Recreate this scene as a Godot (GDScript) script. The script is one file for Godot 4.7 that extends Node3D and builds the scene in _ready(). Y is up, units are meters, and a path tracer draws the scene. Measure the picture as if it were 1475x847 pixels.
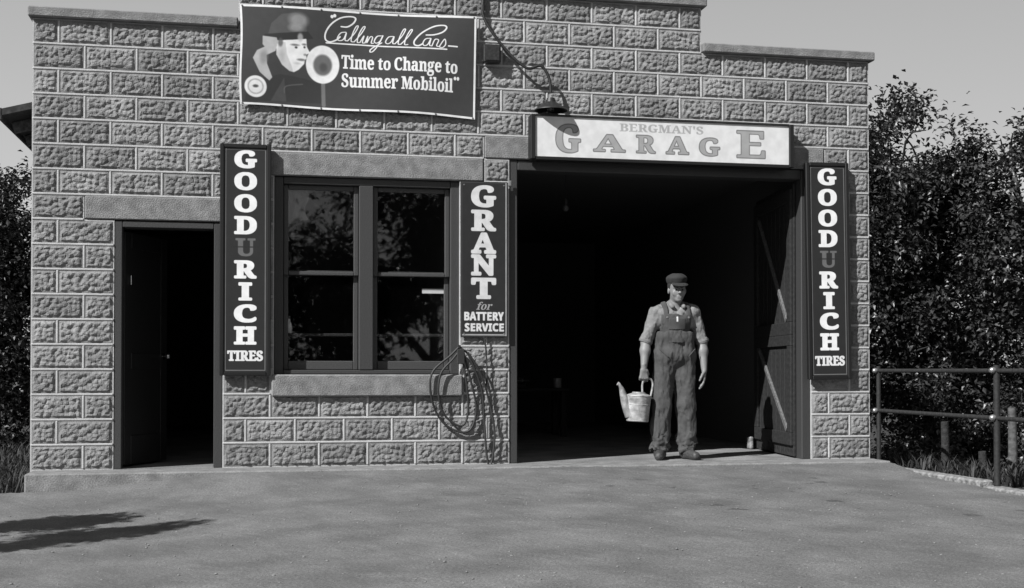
extends Node3D
# A rock-faced block service garage, its signs and its mechanic. Metres, y up; the front wall stands in the plane z = 0 from x = 0 to x = 7.315.

const BL := 0.4064      # block module
const CO := 0.2032      # course height
const WALL_W := 7.3152
var M := {}
var rng := RandomNumberGenerator.new()
var used := {}
var serif_bold: Font
var sans_bold: Font

func _ready() -> void:
	rng.seed = 1931
	# ---- camera, sky, sun, exposure
	var cam := Camera3D.new()
	cam.name = "camera"
	cam.projection = Camera3D.PROJECTION_FRUSTUM
	cam.keep_aspect = Camera3D.KEEP_HEIGHT
	cam.near = 0.1
	cam.far = 3000.0
	cam.size = 0.1 * 847.0 / 1800.0
	cam.frustum_offset = Vector2(0, 0.1 * 85.76 / 1800.0)
	cam.position = Vector3(1.80856, 0.78462, 10.63061)
	cam.rotation = Vector3(0.01549, -0.19926, 0)
	add_child(cam)
	cam.current = true
	var env := Environment.new()
	env.background_mode = Environment.BG_SKY
	var sm := ProceduralSkyMaterial.new()
	sm.sky_top_color = Color(0.30, 0.30, 0.30)
	sm.sky_horizon_color = Color(0.75, 0.75, 0.75)
	sm.sky_curve = 0.36
	sm.ground_horizon_color = Color(0.45, 0.45, 0.45)
	sm.ground_bottom_color = Color(0.3, 0.3, 0.3)
	sm.sun_angle_max = 1.0
	var sky := Sky.new()
	sky.sky_material = sm
	env.sky = sky
	env.tonemap_mode = Environment.TONE_MAPPER_LINEAR
	env.tonemap_exposure = 1.36
	env.sdfgi_enabled = true
	env.ssao_enabled = true
	env.ssil_enabled = true
	var we := WorldEnvironment.new()
	we.name = "world_environment"
	we.environment = env
	add_child(we)
	var sun := DirectionalLight3D.new()
	sun.name = "sun"
	sun.light_energy = 1.6
	sun.light_color = Color(1, 1, 1)
	sun.light_angular_distance = 0.5
	sun.shadow_enabled = true
	var el := deg_to_rad(40.0)
	var az := deg_to_rad(57.0)   # from the wall's normal towards the left
	var to_sun := Vector3(-sin(az) * cos(el), sin(el), cos(az) * cos(el))
	add_child(sun)
	sun.look_at_from_position(to_sun * 50.0, Vector3.ZERO, Vector3.UP)

	make_fonts()
	make_materials()
	make_ground()
	make_building()
	make_interior()
	make_signs()
	make_lamp()
	make_hose()
	make_person()
	make_can()
	make_railing()
	make_plants()

# ------------------------------------------------------------------ helpers: nodes

func numbered(parent: Node, called: String) -> String:
	var key := str(parent.get_instance_id()) + called
	var n: int = used.get(key, 0)
	used[key] = n + 1
	return called if n == 0 else "%s_%03d" % [called, n]

func put(called: String, mesh: Mesh, material: Material, parent: Node = self) -> MeshInstance3D:
	var o := MeshInstance3D.new()
	o.name = numbered(parent, called)
	o.mesh = mesh
	if material:
		for i in mesh.get_surface_count():
			o.set_surface_override_material(i, material)
	parent.add_child(o, true)
	return o

func thing(called: String, label: String, category: String, at := Vector3.ZERO, group := "") -> Node3D:
	var o := Node3D.new()
	o.name = numbered(self, called)
	o.position = at
	add_child(o, true)
	tag(o, label, category, group)
	return o

func tag(o: Node, label: String, category: String, group := "") -> void:
	o.set_meta("label", label)
	o.set_meta("category", category)
	if group:
		o.set_meta("group", group)

func structure(o: Node) -> void:
	o.set_meta("kind", "structure")

func stuff(o: Node) -> void:
	o.set_meta("kind", "stuff")

# ------------------------------------------------------------------ helpers: shapes

func begin() -> SurfaceTool:
	var st := SurfaceTool.new()
	st.begin(Mesh.PRIMITIVE_TRIANGLES)
	return st

func tri(st: SurfaceTool, a: Vector3, b: Vector3, c: Vector3, out: Vector3) -> void:
	var n := (b - a).cross(c - a)
	if n.length_squared() < 1e-16:
		return
	n = n.normalized()
	if n.dot(out) > 0:
		st.set_normal(n)
		st.add_vertex(a); st.add_vertex(c); st.add_vertex(b)
	else:
		st.set_normal(-n)
		st.add_vertex(a); st.add_vertex(b); st.add_vertex(c)

func quad(st: SurfaceTool, a: Vector3, b: Vector3, c: Vector3, d: Vector3, out: Vector3) -> void:
	tri(st, a, b, c, out)
	tri(st, a, c, d, out)

func box(st: SurfaceTool, lo: Vector3, hi: Vector3, bev := 0.004, basis := Basis.IDENTITY, pivot := Vector3.ZERO) -> void:
	# a box with chamfered edges; basis turns it about pivot
	var c := (lo + hi) / 2.0
	var h := (hi - lo) / 2.0
	var b := minf(bev, minf(h.x, minf(h.y, h.z)) * 0.6)
	var P := func(v: Vector3) -> Vector3:
		return pivot + basis * (c + v - pivot)
	var N := func(v: Vector3) -> Vector3:
		return basis * v
	for ax in 3:
		var u := (ax + 1) % 3
		var w := (ax + 2) % 3
		for s in [-1.0, 1.0]:
			var q := []
			for k in [[-1, -1], [1, -1], [1, 1], [-1, 1]]:
				var v := Vector3.ZERO
				v[ax] = s * h[ax]
				v[u] = k[0] * (h[u] - b)
				v[w] = k[1] * (h[w] - b)
				q.append(v)
			var n := Vector3.ZERO
			n[ax] = s
			quad(st, P.call(q[0]), P.call(q[1]), P.call(q[2]), P.call(q[3]), N.call(n))
			if b <= 0.0:
				continue
			for s2 in [-1.0, 1.0]:
				# edge between +ax(s) and +u(s2)
				var e := []
				for k in [-1.0, 1.0]:
					var v1 := Vector3.ZERO
					v1[ax] = s * h[ax]; v1[u] = s2 * (h[u] - b); v1[w] = k * (h[w] - b)
					var v2 := Vector3.ZERO
					v2[ax] = s * (h[ax] - b); v2[u] = s2 * h[u]; v2[w] = k * (h[w] - b)
					e.append([v1, v2])
				var n2 := Vector3.ZERO
				n2[ax] = s; n2[u] = s2
				quad(st, P.call(e[0][0]), P.call(e[0][1]), P.call(e[1][1]), P.call(e[1][0]), N.call(n2))
	if b > 0.0:
		for sx in [-1.0, 1.0]:
			for sy in [-1.0, 1.0]:
				for sz in [-1.0, 1.0]:
					tri(st, P.call(Vector3(sx * h.x, sy * (h.y - b), sz * (h.z - b))), P.call(Vector3(sx * (h.x - b), sy * h.y, sz * (h.z - b))),
						P.call(Vector3(sx * (h.x - b), sy * (h.y - b), sz * h.z)), N.call(Vector3(sx, sy, sz)))

func box_mesh(lo: Vector3, hi: Vector3, bev := 0.004) -> ArrayMesh:
	var st := begin()
	box(st, lo, hi, bev)
	return st.commit()

func bar(st: SurfaceTool, a: Vector3, b: Vector3, width: float, thick: float, side: Vector3, bev := 0.003) -> void:
	# a rectangular bar from a to b; side: the direction of its width
	var y := (b - a).normalized()
	var z := side.cross(y).normalized()
	var x := y.cross(z).normalized()
	var L := a.distance_to(b)
	box(st, a + Vector3(-width / 2, 0, -thick / 2), a + Vector3(width / 2, L, thick / 2), bev, Basis(x, y, z), a)

func smooth_path(pts: Array, n := 6) -> PackedVector3Array:
	var out := PackedVector3Array()
	for i in pts.size() - 1:
		var p0: Vector3 = pts[maxi(i - 1, 0)]
		var p1: Vector3 = pts[i]
		var p2: Vector3 = pts[i + 1]
		var p3: Vector3 = pts[mini(i + 2, pts.size() - 1)]
		for k in n:
			out.append(p1.cubic_interpolate(p2, p0, p3, float(k) / n))
	out.append(pts[-1])
	return out

func tube(st: SurfaceTool, pts: PackedVector3Array, r0: float, r1 := -1.0, sides := 8, caps := true) -> void:
	if r1 < 0:
		r1 = r0
	var n := pts.size()
	var up := Vector3.UP
	var t0 := (pts[1] - pts[0]).normalized()
	if absf(t0.dot(up)) > 0.95:
		up = Vector3.RIGHT
	var rings := []
	var norms := []
	for i in n:
		var t := (pts[mini(i + 1, n - 1)] - pts[maxi(i - 1, 0)]).normalized()
		var x := up.cross(t)
		if x.length() < 1e-3:
			x = Vector3.FORWARD.cross(t)
		x = x.normalized()
		var y := t.cross(x).normalized()
		up = y
		var r := lerpf(r0, r1, float(i) / maxf(1, n - 1))
		var ring := []
		var nn := []
		for k in sides:
			var a := TAU * k / sides
			var d := x * cos(a) + y * sin(a)
			nn.append(d)
			ring.append(pts[i] + d * r)
		rings.append(ring)
		norms.append(nn)
	for i in n - 1:
		for k in sides:
			var k2 := (k + 1) % sides
			var v := [rings[i][k], rings[i][k2], rings[i + 1][k2], rings[i + 1][k]]
			var q := [norms[i][k], norms[i][k2], norms[i + 1][k2], norms[i + 1][k]]
			for j in [0, 2, 1, 0, 3, 2]:
				st.set_normal(q[j])
				st.add_vertex(v[j])
	if caps:
		for e in [0, n - 1]:
			var t: Vector3 = (pts[0] - pts[1]) if e == 0 else (pts[n - 1] - pts[n - 2])
			for k in sides:
				tri(st, pts[e], rings[e][k], rings[e][(k + 1) % sides], t)

func lathe(st: SurfaceTool, profile: Array, at := Vector3.ZERO, basis := Basis.IDENTITY, sides := 24) -> void:
	for i in profile.size() - 1:
		var p: Vector2 = profile[i]
		var q: Vector2 = profile[i + 1]
		var nr := Vector2(q.y - p.y, p.x - q.x).normalized()
		for k in sides:
			var a := TAU * k / sides
			var b := TAU * (k + 1) / sides
			var v := [Vector3(p.x * cos(a), p.y, p.x * sin(a)), Vector3(p.x * cos(b), p.y, p.x * sin(b)), Vector3(q.x * cos(b), q.y, q.x * sin(b)), Vector3(q.x * cos(a), q.y, q.x * sin(a))]
			var nn := [Vector3(nr.x * cos(a), nr.y, nr.x * sin(a)), Vector3(nr.x * cos(b), nr.y, nr.x * sin(b))]
			var nv := [nn[0], nn[1], nn[1], nn[0]]
			for j in [0, 1, 2, 0, 2, 3]:
				st.set_normal(basis * nv[j])
				st.add_vertex(at + basis * v[j])

# ------------------------------------------------------------------ helpers: materials

func noise_tex(seed_: int, freq: float, lo: float, hi: float, octaves := 4, size := 512, kind := FastNoiseLite.TYPE_SIMPLEX_SMOOTH, bump := 0.0) -> NoiseTexture2D:
	var f := FastNoiseLite.new()
	f.seed = seed_
	f.noise_type = kind
	f.frequency = freq
	f.fractal_octaves = octaves
	var t := NoiseTexture2D.new()
	t.width = size
	t.height = size
	t.seamless = true
	t.noise = f
	if bump > 0.0:
		t.as_normal_map = true
		t.bump_strength = bump
	else:
		var g := Gradient.new()
		g.set_color(0, Color(lo, lo, lo))
		g.set_color(1, Color(hi, hi, hi))
		t.color_ramp = g
	return t

var T := {}

func mat(lin: float, rough: float, tex := "", scale := 1.0, detail := "", bump := "", bump_amount := 0.5, metal := 0.0) -> StandardMaterial3D:
	# lin: linear base grey; tex: a map that multiplies it; detail: a second, coarser one
	var m := StandardMaterial3D.new()
	var c := Color(lin, lin, lin).linear_to_srgb()
	m.albedo_color = c
	m.roughness = rough
	m.metallic = metal
	if tex:
		m.albedo_texture = T[tex]
		m.uv1_triplanar = true
		m.uv1_world_triplanar = true
		m.uv1_scale = Vector3.ONE * scale
	if detail:
		m.detail_enabled = true
		m.detail_albedo = T[detail]
		m.detail_blend_mode = BaseMaterial3D.BLEND_MODE_MUL
		m.detail_uv_layer = BaseMaterial3D.DETAIL_UV_2
		m.uv2_triplanar = true
		m.uv2_world_triplanar = true
		m.uv2_scale = Vector3.ONE * scale * 0.23
	if bump:
		m.normal_enabled = true
		m.normal_texture = T[bump]
		m.normal_scale = bump_amount
		m.uv1_triplanar = true
		m.uv1_world_triplanar = true
		m.uv1_scale = Vector3.ONE * scale
	return m

func make_materials() -> void:
	T.grain = noise_tex(3, 0.08, 0.72, 1.0)
	T.blotch = noise_tex(9, 0.012, 0.70, 1.0, 5)
	T.soft = noise_tex(21, 0.02, 0.88, 1.0, 4)
	T.speck = noise_tex(33, 0.16, 0.55, 1.0, 3)
	T.patch = noise_tex(35, 0.035, 0.74, 1.0, 6)
	T.dirt = noise_tex(14, 0.02, 0.45, 1.0, 5)
	T.bump = noise_tex(5, 0.06, 0, 1, 5, 512, FastNoiseLite.TYPE_SIMPLEX_SMOOTH, 6.0)
	T.pebble = noise_tex(6, 0.09, 0, 1, 3, 512, FastNoiseLite.TYPE_CELLULAR, 5.0)
	M.block = []
	for k in 6:
		M.block.append(mat([0.345, 0.39, 0.41, 0.45, 0.365, 0.475][k], 0.92, "grain", 2.3, "blotch", "bump", 0.5))
	M.mortar = mat(0.70, 0.95, "grain", 3.0, "soft", "bump", 0.4)
	M.smooth = mat(0.37, 0.9, "grain", 2.0, "patch", "bump", 0.6)
	M.coping = mat(0.36, 0.9, "grain", 2.0, "patch", "bump", 0.6)
	M.slab = mat(0.36, 0.93, "grain", 1.6, "patch", "bump", 0.25)
	M.gravel = mat(0.37, 0.95, "speck", 2.0, "speck")
	M.gravel.uv2_scale = Vector3.ONE * 1.6
	M.stone = mat(0.19, 0.9)
	M.stone_dark = mat(0.14, 0.9)
	M.floor = mat(0.40, 0.9, "grain", 1.2, "blotch", "bump", 0.3)
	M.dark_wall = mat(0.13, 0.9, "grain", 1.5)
	M.frame = mat(0.055, 0.55, "grain", 2.0, "", "bump", 0.15)
	M.sash = mat(0.075, 0.5, "grain", 2.0, "", "bump", 0.15)
	M.door = mat(0.018, 0.5, "grain", 2.0)
	M.black = mat(0.012, 0.45, "grain", 2.0)
	M.board = mat(0.032, 0.75, "dirt", 2.2, "", "bump", 0.3)
	M.lit_brace = mat(0.22, 0.7, "dirt", 3.0, "", "bump", 0.3)  # much paler than the boards: sunlight on the braces put into their colour
	M.iron = mat(0.035, 0.5, "dirt", 3.0, "", "bump", 0.2)
	M.pipe = mat(0.035, 0.75, "dirt", 3.0, "", "bump", 0.2)
	M.fitting = mat(0.28, 0.4, "", 1.0, "", "", 0, 0.6)
	M.chrome = mat(0.6, 0.22, "", 1, "", "", 0, 1.0)
	M.kerb = mat(0.40, 0.9, "dirt", 1.4, "", "bump", 0.5)
	M.zinc = mat(0.74, 0.5, "soft", 5.0, "dirt", "bump", 0.1, 0.1)
	M.zinc_dark = mat(0.2, 0.5, "grain", 3.5)
	M.rubber = mat(0.022, 0.6)
	M.white = mat(0.72, 0.4)
	M.roof = mat(0.05, 0.9, "dirt", 1.5)
	M.rafter = mat(0.16, 0.8, "dirt", 2.0)
	M.grass = mat(0.045, 0.95, "dirt", 0.9, "", "bump", 0.8)
	M.bank = mat(0.055, 0.95, "dirt", 0.8, "", "bump", 0.8)
	M.bark = mat(0.05, 0.95, "dirt", 2.0, "", "bump", 0.9)
	M.leaf = []
	for g in [0.034, 0.042, 0.045, 0.024, 0.02]:
		var lm := mat(g, 0.42)
		lm.backlight_enabled = true
		lm.backlight = Color(0.08, 0.08, 0.08)
		M.leaf.append(lm)
	M.blade = mat(0.028, 0.7)
	M.blade.backlight_enabled = true
	M.blade.backlight = Color(0.08, 0.08, 0.08)
	M.glass = StandardMaterial3D.new()
	M.glass.transparency = BaseMaterial3D.TRANSPARENCY_ALPHA
	M.glass.albedo_color = Color(0.1, 0.1, 0.1, 0.03)
	M.glass.roughness = 0.02
	M.skin = mat(0.225, 0.55, "soft", 6.0)
	M.shirt = mat(0.46, 0.9, "speck", 9.0, "blotch", "bump", 0.35)
	M.denim = mat(0.125, 0.95, "grain", 6.0, "blotch", "bump", 0.3)
	M.cap = mat(0.035, 0.9, "grain", 6.0)
	M.hair = mat(0.02, 0.8)
	M.shoe = mat(0.09, 0.6, "dirt", 5.0)
	M.eye = mat(0.02, 0.3)

func make_fonts() -> void:
	var a := SystemFont.new()
	a.font_names = PackedStringArray(["Droid Serif"])
	a.font_weight = 700
	serif_bold = a
	var b := SystemFont.new()
	b.font_names = PackedStringArray(["Droid Sans"])
	b.font_weight = 700
	sans_bold = b

# ------------------------------------------------------------------ printing: a grey canvas

class Canvas:
	var w: int
	var h: int
	var d: PackedFloat32Array
	func _init(w_: int, h_: int, v: float) -> void:
		w = w_
		h = h_
		d.resize(w * h)
		d.fill(v)
	func blend(i: int, v: float, a: float) -> void:
		d[i] = lerpf(d[i], v, clampf(a, 0.0, 1.0))
	func disc(x: float, y: float, rx: float, ry: float, v: float, soft := 1.0, strength := 1.0) -> void:
		var gx := rx + soft + 2.0
		var gy := ry + soft + 2.0
		for j in range(maxi(0, int(y - gy)), mini(h, int(y + gy + 1))):
			for i in range(maxi(0, int(x - gx)), mini(w, int(x + gx + 1))):
				var e := Vector2((i + 0.5 - x) / rx, (j + 0.5 - y) / ry).length()
				var a := (1.0 - e) * minf(rx, ry) / soft + 0.5
				if a > 0.0:
					blend(j * w + i, v, minf(a, 1.0) * strength)
	func line(a: Vector2, b: Vector2, r0: float, r1: float, v: float) -> void:
		var m := maxf(r0, r1) + 1.5
		var ab := b - a
		var l2 := maxf(ab.length_squared(), 1e-6)
		for j in range(maxi(0, int(minf(a.y, b.y) - m)), mini(h, int(maxf(a.y, b.y) + m + 1))):
			for i in range(maxi(0, int(minf(a.x, b.x) - m)), mini(w, int(maxf(a.x, b.x) + m + 1))):
				var p := Vector2(i + 0.5, j + 0.5)
				var t := clampf((p - a).dot(ab) / l2, 0.0, 1.0)
				var c := lerpf(r0, r1, t) - p.distance_to(a + ab * t) + 0.5
				if c > 0.0:
					blend(j * w + i, v, c)
	func stroke(pts: Array, r0: float, r1: float, v: float) -> void:
		var q := []
		for i in pts.size() - 1:
			var p0: Vector2 = pts[maxi(i - 1, 0)]
			var p1: Vector2 = pts[i]
			var p2: Vector2 = pts[i + 1]
			var p3: Vector2 = pts[mini(i + 2, pts.size() - 1)]
			for k in 5:
				q.append(p1.cubic_interpolate(p2, p0, p3, k / 5.0))
		q.append(pts[-1])
		for i in q.size() - 1:
			# a broad pen: strokes that run down are thick, those that run across thin
			var dir: Vector2 = (q[i + 1] - q[i]).normalized()
			var f := absf(dir.y)
			line(q[i], q[i + 1], lerpf(r1, r0, f), lerpf(r1, r0, f), v)
	func polygon(pts: PackedVector2Array, v: float, strength := 1.0) -> void:
		var lo := pts[0]
		var hi := pts[0]
		for p in pts:
			lo = lo.min(p)
			hi = hi.max(p)
		for j in range(maxi(0, int(lo.y)), mini(h, int(hi.y) + 1)):
			for i in range(maxi(0, int(lo.x)), mini(w, int(hi.x) + 1)):
				var a := 0.0
				for s in [Vector2(0.25, 0.25), Vector2(0.75, 0.25), Vector2(0.25, 0.75), Vector2(0.75, 0.75)]:
					if Geometry2D.is_point_in_polygon(Vector2(i, j) + s, pts):
						a += 0.25
				if a > 0.0:
					blend(j * w + i, v, a * strength)
	func rect(x0: float, y0: float, x1: float, y1: float, v: float, strength := 1.0) -> void:
		for j in range(maxi(0, int(y0)), mini(h, int(ceil(y1)))):
			var cy := minf(j + 1, y1) - maxf(j, y0)
			for i in range(maxi(0, int(x0)), mini(w, int(ceil(x1)))):
				blend(j * w + i, v, cy * (minf(i + 1, x1) - maxf(i, x0)) * strength)
	func rim(x0: float, y0: float, x1: float, y1: float, t: float, v: float) -> void:
		rect(x0, y0, x1, y0 + t, v)
		rect(x0, y1 - t, x1, y1, v)
		rect(x0, y0 + t, x0 + t, y1 - t, v)
		rect(x1 - t, y0 + t, x1, y1 - t, v)
	func text(s: String, font: Font, x0: float, y0: float, x1: float, y1: float, v: float, fat := 0.0, skew := 0.0, strength := 1.0) -> void:
		# the words, stretched into the rectangle, thickened by fat pixels
		var tm := TextMesh.new()
		tm.font = font
		tm.font_size = 64
		tm.pixel_size = 1.0
		tm.depth = 0.0
		tm.curve_step = 2.0
		tm.text = s
		var arr := tm.get_mesh_arrays()
		var vs: PackedVector3Array = arr[Mesh.ARRAY_VERTEX]
		var ix: PackedInt32Array = arr[Mesh.ARRAY_INDEX]
		if ix.is_empty():
			for i in vs.size():
				ix.append(i)
		var lo := Vector2(1e9, 1e9)
		var hi := -lo
		for p in vs:
			lo = lo.min(Vector2(p.x + p.y * skew, p.y))
			hi = hi.max(Vector2(p.x + p.y * skew, p.y))
		var ow := int(x1 - x0) + 4 + int(fat) * 2
		var oh := int(y1 - y0) + 4 + int(fat) * 2
		var ox := int(x0) - 2 - int(fat)
		var oy := int(y0) - 2 - int(fat)
		var g := 3
		var mask := PackedFloat32Array()
		mask.resize(ow * oh)
		var sc := Vector2((x1 - x0 - 2 * fat) / (hi.x - lo.x), (y1 - y0 - 2 * fat) / (hi.y - lo.y))
		for t in range(0, ix.size(), 3):
			var p := []
			for k in 3:
				var q := vs[ix[t + k]]
				p.append(Vector2((q.x + q.y * skew - lo.x) * sc.x + x0 + fat - ox, (hi.y - q.y) * sc.y + y0 + fat - oy))
			var area: float = (p[1] - p[0]).cross(p[2] - p[0])
			if absf(area) < 1e-6:
				continue
			var a0: Vector2 = p[0].min(p[1]).min(p[2])
			var a1: Vector2 = p[0].max(p[1]).max(p[2])
			for j in range(maxi(0, int(a0.y * g)), mini(oh * g, int(a1.y * g) + 2)):
				for i in range(maxi(0, int(a0.x * g)), mini(ow * g, int(a1.x * g) + 2)):
					var c := Vector2((i + 0.503) / g, (j + 0.497) / g)
					var w0: float = (p[1] - p[0]).cross(c - p[0]) / area
					var w1: float = (p[2] - p[1]).cross(c - p[1]) / area
					var w2: float = (p[0] - p[2]).cross(c - p[2]) / area
					if w0 >= 0 and w1 >= 0 and w2 >= 0:
						mask[(j / g) * ow + i / g] += 1.0 / (g * g)
		if fat > 0.0:
			var m2 := PackedFloat32Array()
			m2.resize(ow * oh)
			var r := int(ceil(fat))
			for j in oh:
				for i in ow:
					var best := 0.0
					for dj in range(-r, r + 1):
						for di in range(-r, r + 1):
							var jj := j + dj
							var ii := i + di
							if jj < 0 or ii < 0 or jj >= oh or ii >= ow:
								continue
							var k := clampf(fat + 0.5 - Vector2(di, dj).length(), 0.0, 1.0)
							best = maxf(best, k * mask[jj * ow + ii])
					m2[j * ow + i] = best
			mask = m2
		for j in oh:
			for i in ow:
				var a := mask[j * ow + i]
				if a > 0.0 and j + oy >= 0 and j + oy < h and i + ox >= 0 and i + ox < w:
					blend((j + oy) * w + i + ox, v, a * strength)
	func blur(x0: int, y0: int, x1: int, y1: int, n: int) -> void:
		for p in 2:
			var e := d.duplicate()
			for j in range(y0 + n, y1 - n):
				for i in range(x0 + n, x1 - n):
					var t := 0.0
					for q in range(-n, n + 1):
						t += d[j * w + i + q] if p == 0 else d[(j + q) * w + i]
					e[j * w + i] = t / (2 * n + 1)
			d = e
	func wear(seed_: int, amount: float) -> void:
		var f := FastNoiseLite.new()
		f.seed = seed_
		f.frequency = 0.02
		f.fractal_octaves = 4
		for j in h:
			for i in w:
				d[j * w + i] *= 1.0 - amount * clampf(0.5 + f.get_noise_2d(i, j), 0.0, 1.0)
	func texture() -> ImageTexture:
		var b := PackedByteArray()
		b.resize(w * h * 3)
		for i in w * h:
			var q := int(clampf(d[i], 0.0, 1.0) * 255.0)
			b[i * 3] = q
			b[i * 3 + 1] = q
			b[i * 3 + 2] = q
		return ImageTexture.create_from_image(Image.create_from_data(w, h, false, Image.FORMAT_RGB8, b))

func print_mat(c: Canvas, rough: float) -> StandardMaterial3D:
	var m := StandardMaterial3D.new()
	m.albedo_texture = c.texture()
	m.roughness = rough
	return m

func panel(x0: float, y0: float, x1: float, y1: float, z: float, nx := 1, ny := 1, bend = null) -> ArrayMesh:
	# a sheet facing +z with uv over its whole face
	var st := begin()
	for j in ny + 1:
		for i in nx + 1:
			var u := float(i) / nx
			var v := float(j) / ny
			var p := Vector3(lerpf(x0, x1, u), lerpf(y1, y0, v), z)
			if bend != null:
				p += bend.call(u, v)
			st.set_uv(Vector2(u, v))
			st.set_normal(Vector3(0, 0, 1))
			st.add_vertex(p)
	for j in ny:
		for i in nx:
			var a := j * (nx + 1) + i
			for k in [a, a + 1, a + nx + 2, a, a + nx + 2, a + nx + 1]:
				st.add_index(k)
	if bend != null:
		st.generate_normals()
	return st.commit()

# ------------------------------------------------------------------ ground

func yard_height(x: float, z: float) -> float:
	var h := -0.028 * maxf(z, 0.0)
	h -= 0.13 * (1.0 - smoothstep(lerpf(0.1, 0.4, smoothstep(0.4, 1.6, z)), lerpf(1.7, 3.4, smoothstep(0.4, 1.6, z)), x)) * smoothstep(-0.2, 0.3, z) * (1.0 - 0.6 * smoothstep(2.0, 5.0, z))
	h -= 0.004 + 0.010 * smoothstep(0.4, 1.2, z) + 0.045 * smoothstep(5.6, 7.2, x) * smoothstep(0.3, 1.0, z)
	return h

func sheet(xs: Array, zs: Array, height: Callable, uv = null) -> ArrayMesh:
	var st := begin()
	for z in zs:
		for x in xs:
			if uv != null:
				st.set_uv(Vector2((x - uv.position.x) / uv.size.x, (z - uv.position.y) / uv.size.y))
			st.add_vertex(Vector3(x, height.call(x, z), z))
	var nx := xs.size()
	for j in zs.size() - 1:
		for i in nx - 1:
			var a := j * nx + i
			for k in [a, a + 1, a + nx + 1, a, a + nx + 1, a + nx]:
				st.add_index(k)
	st.generate_normals()
	return st.commit()

func yard_print() -> Canvas:
	# packed dirt over 8.4 x 6.4 m: patches, worn wheel tracks that turn in at the doorway, a few oil drips
	var c := Canvas.new(1344, 1024, 0.97)
	var k := 160.0
	var f := FastNoiseLite.new()
	f.seed = 300
	f.frequency = 0.009
	f.fractal_octaves = 5
	var g := FastNoiseLite.new()
	g.seed = 301
	g.frequency = 0.30
	g.fractal_octaves = 3
	for t in [[[6.2, 0.5], [5.9, 1.6], [5.0, 2.6], [3.2, 3.4], [0.6, 3.9], [-1.2, 4.2]], [[4.9, 0.5], [4.7, 1.3], [4.0, 2.1], [2.6, 2.7], [0.4, 3.1], [-1.2, 3.3]], [[6.0, 0.5], [6.1, 2.0], [6.6, 4.0], [7.4, 6.2]], [[4.7, 0.5], [4.8, 2.2], [5.2, 4.2], [6.0, 6.6]], [[-1.0, 2.2], [2.0, 1.9], [4.5, 2.0], [7.3, 2.5]]]:
		var p := []
		for q in t:
			p.append(Vector2((q[0] + 1.0) * k, (q[1] - 0.3) * k))
		for i in p.size() - 1:
			for j in 12:
				var a: Vector2 = p[i].cubic_interpolate(p[i + 1], p[maxi(i - 1, 0)], p[mini(i + 2, p.size() - 1)], j / 12.0)
				var n := g.get_noise_2d(a.x * 0.25, a.y * 0.25)
				c.disc(a.x, a.y, 17.0 + 6.0 * n, 17.0 + 6.0 * n, 0.84, 9.0, 0.16 + 0.10 * n)
	var r := RandomNumberGenerator.new()
	r.seed = 44
	for i in 46:
		var x := (5.3 + 1.0 + r.randfn() * 0.9) * k
		var y := (0.9 + absf(r.randfn()) * 1.1) * k
		var s := 2.0 + 9.0 * pow(r.randf(), 3.0)
		c.disc(x, y, s, s * r.randf_range(0.7, 1.0), 0.62, 3.0, 0.7)
	for j in c.h:
		for i in c.w:
			var n := f.get_noise_2d(i, j) * 0.5 + 0.5
			var m := g.get_noise_2d(i, j)
			var v := c.d[j * c.w + i] * lerpf(0.72, 1.04, n)
			v *= 0.93 + 0.24 * m - (0.22 if m > 0.5 else 0.0)
			c.d[j * c.w + i] = v
	return c

func span(a: float, b: float, step: float) -> Array:
	var n := int(ceil((b - a) / step))
	var o := []
	for i in n + 1:
		o.append(lerpf(a, b, float(i) / n))
	return o

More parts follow.
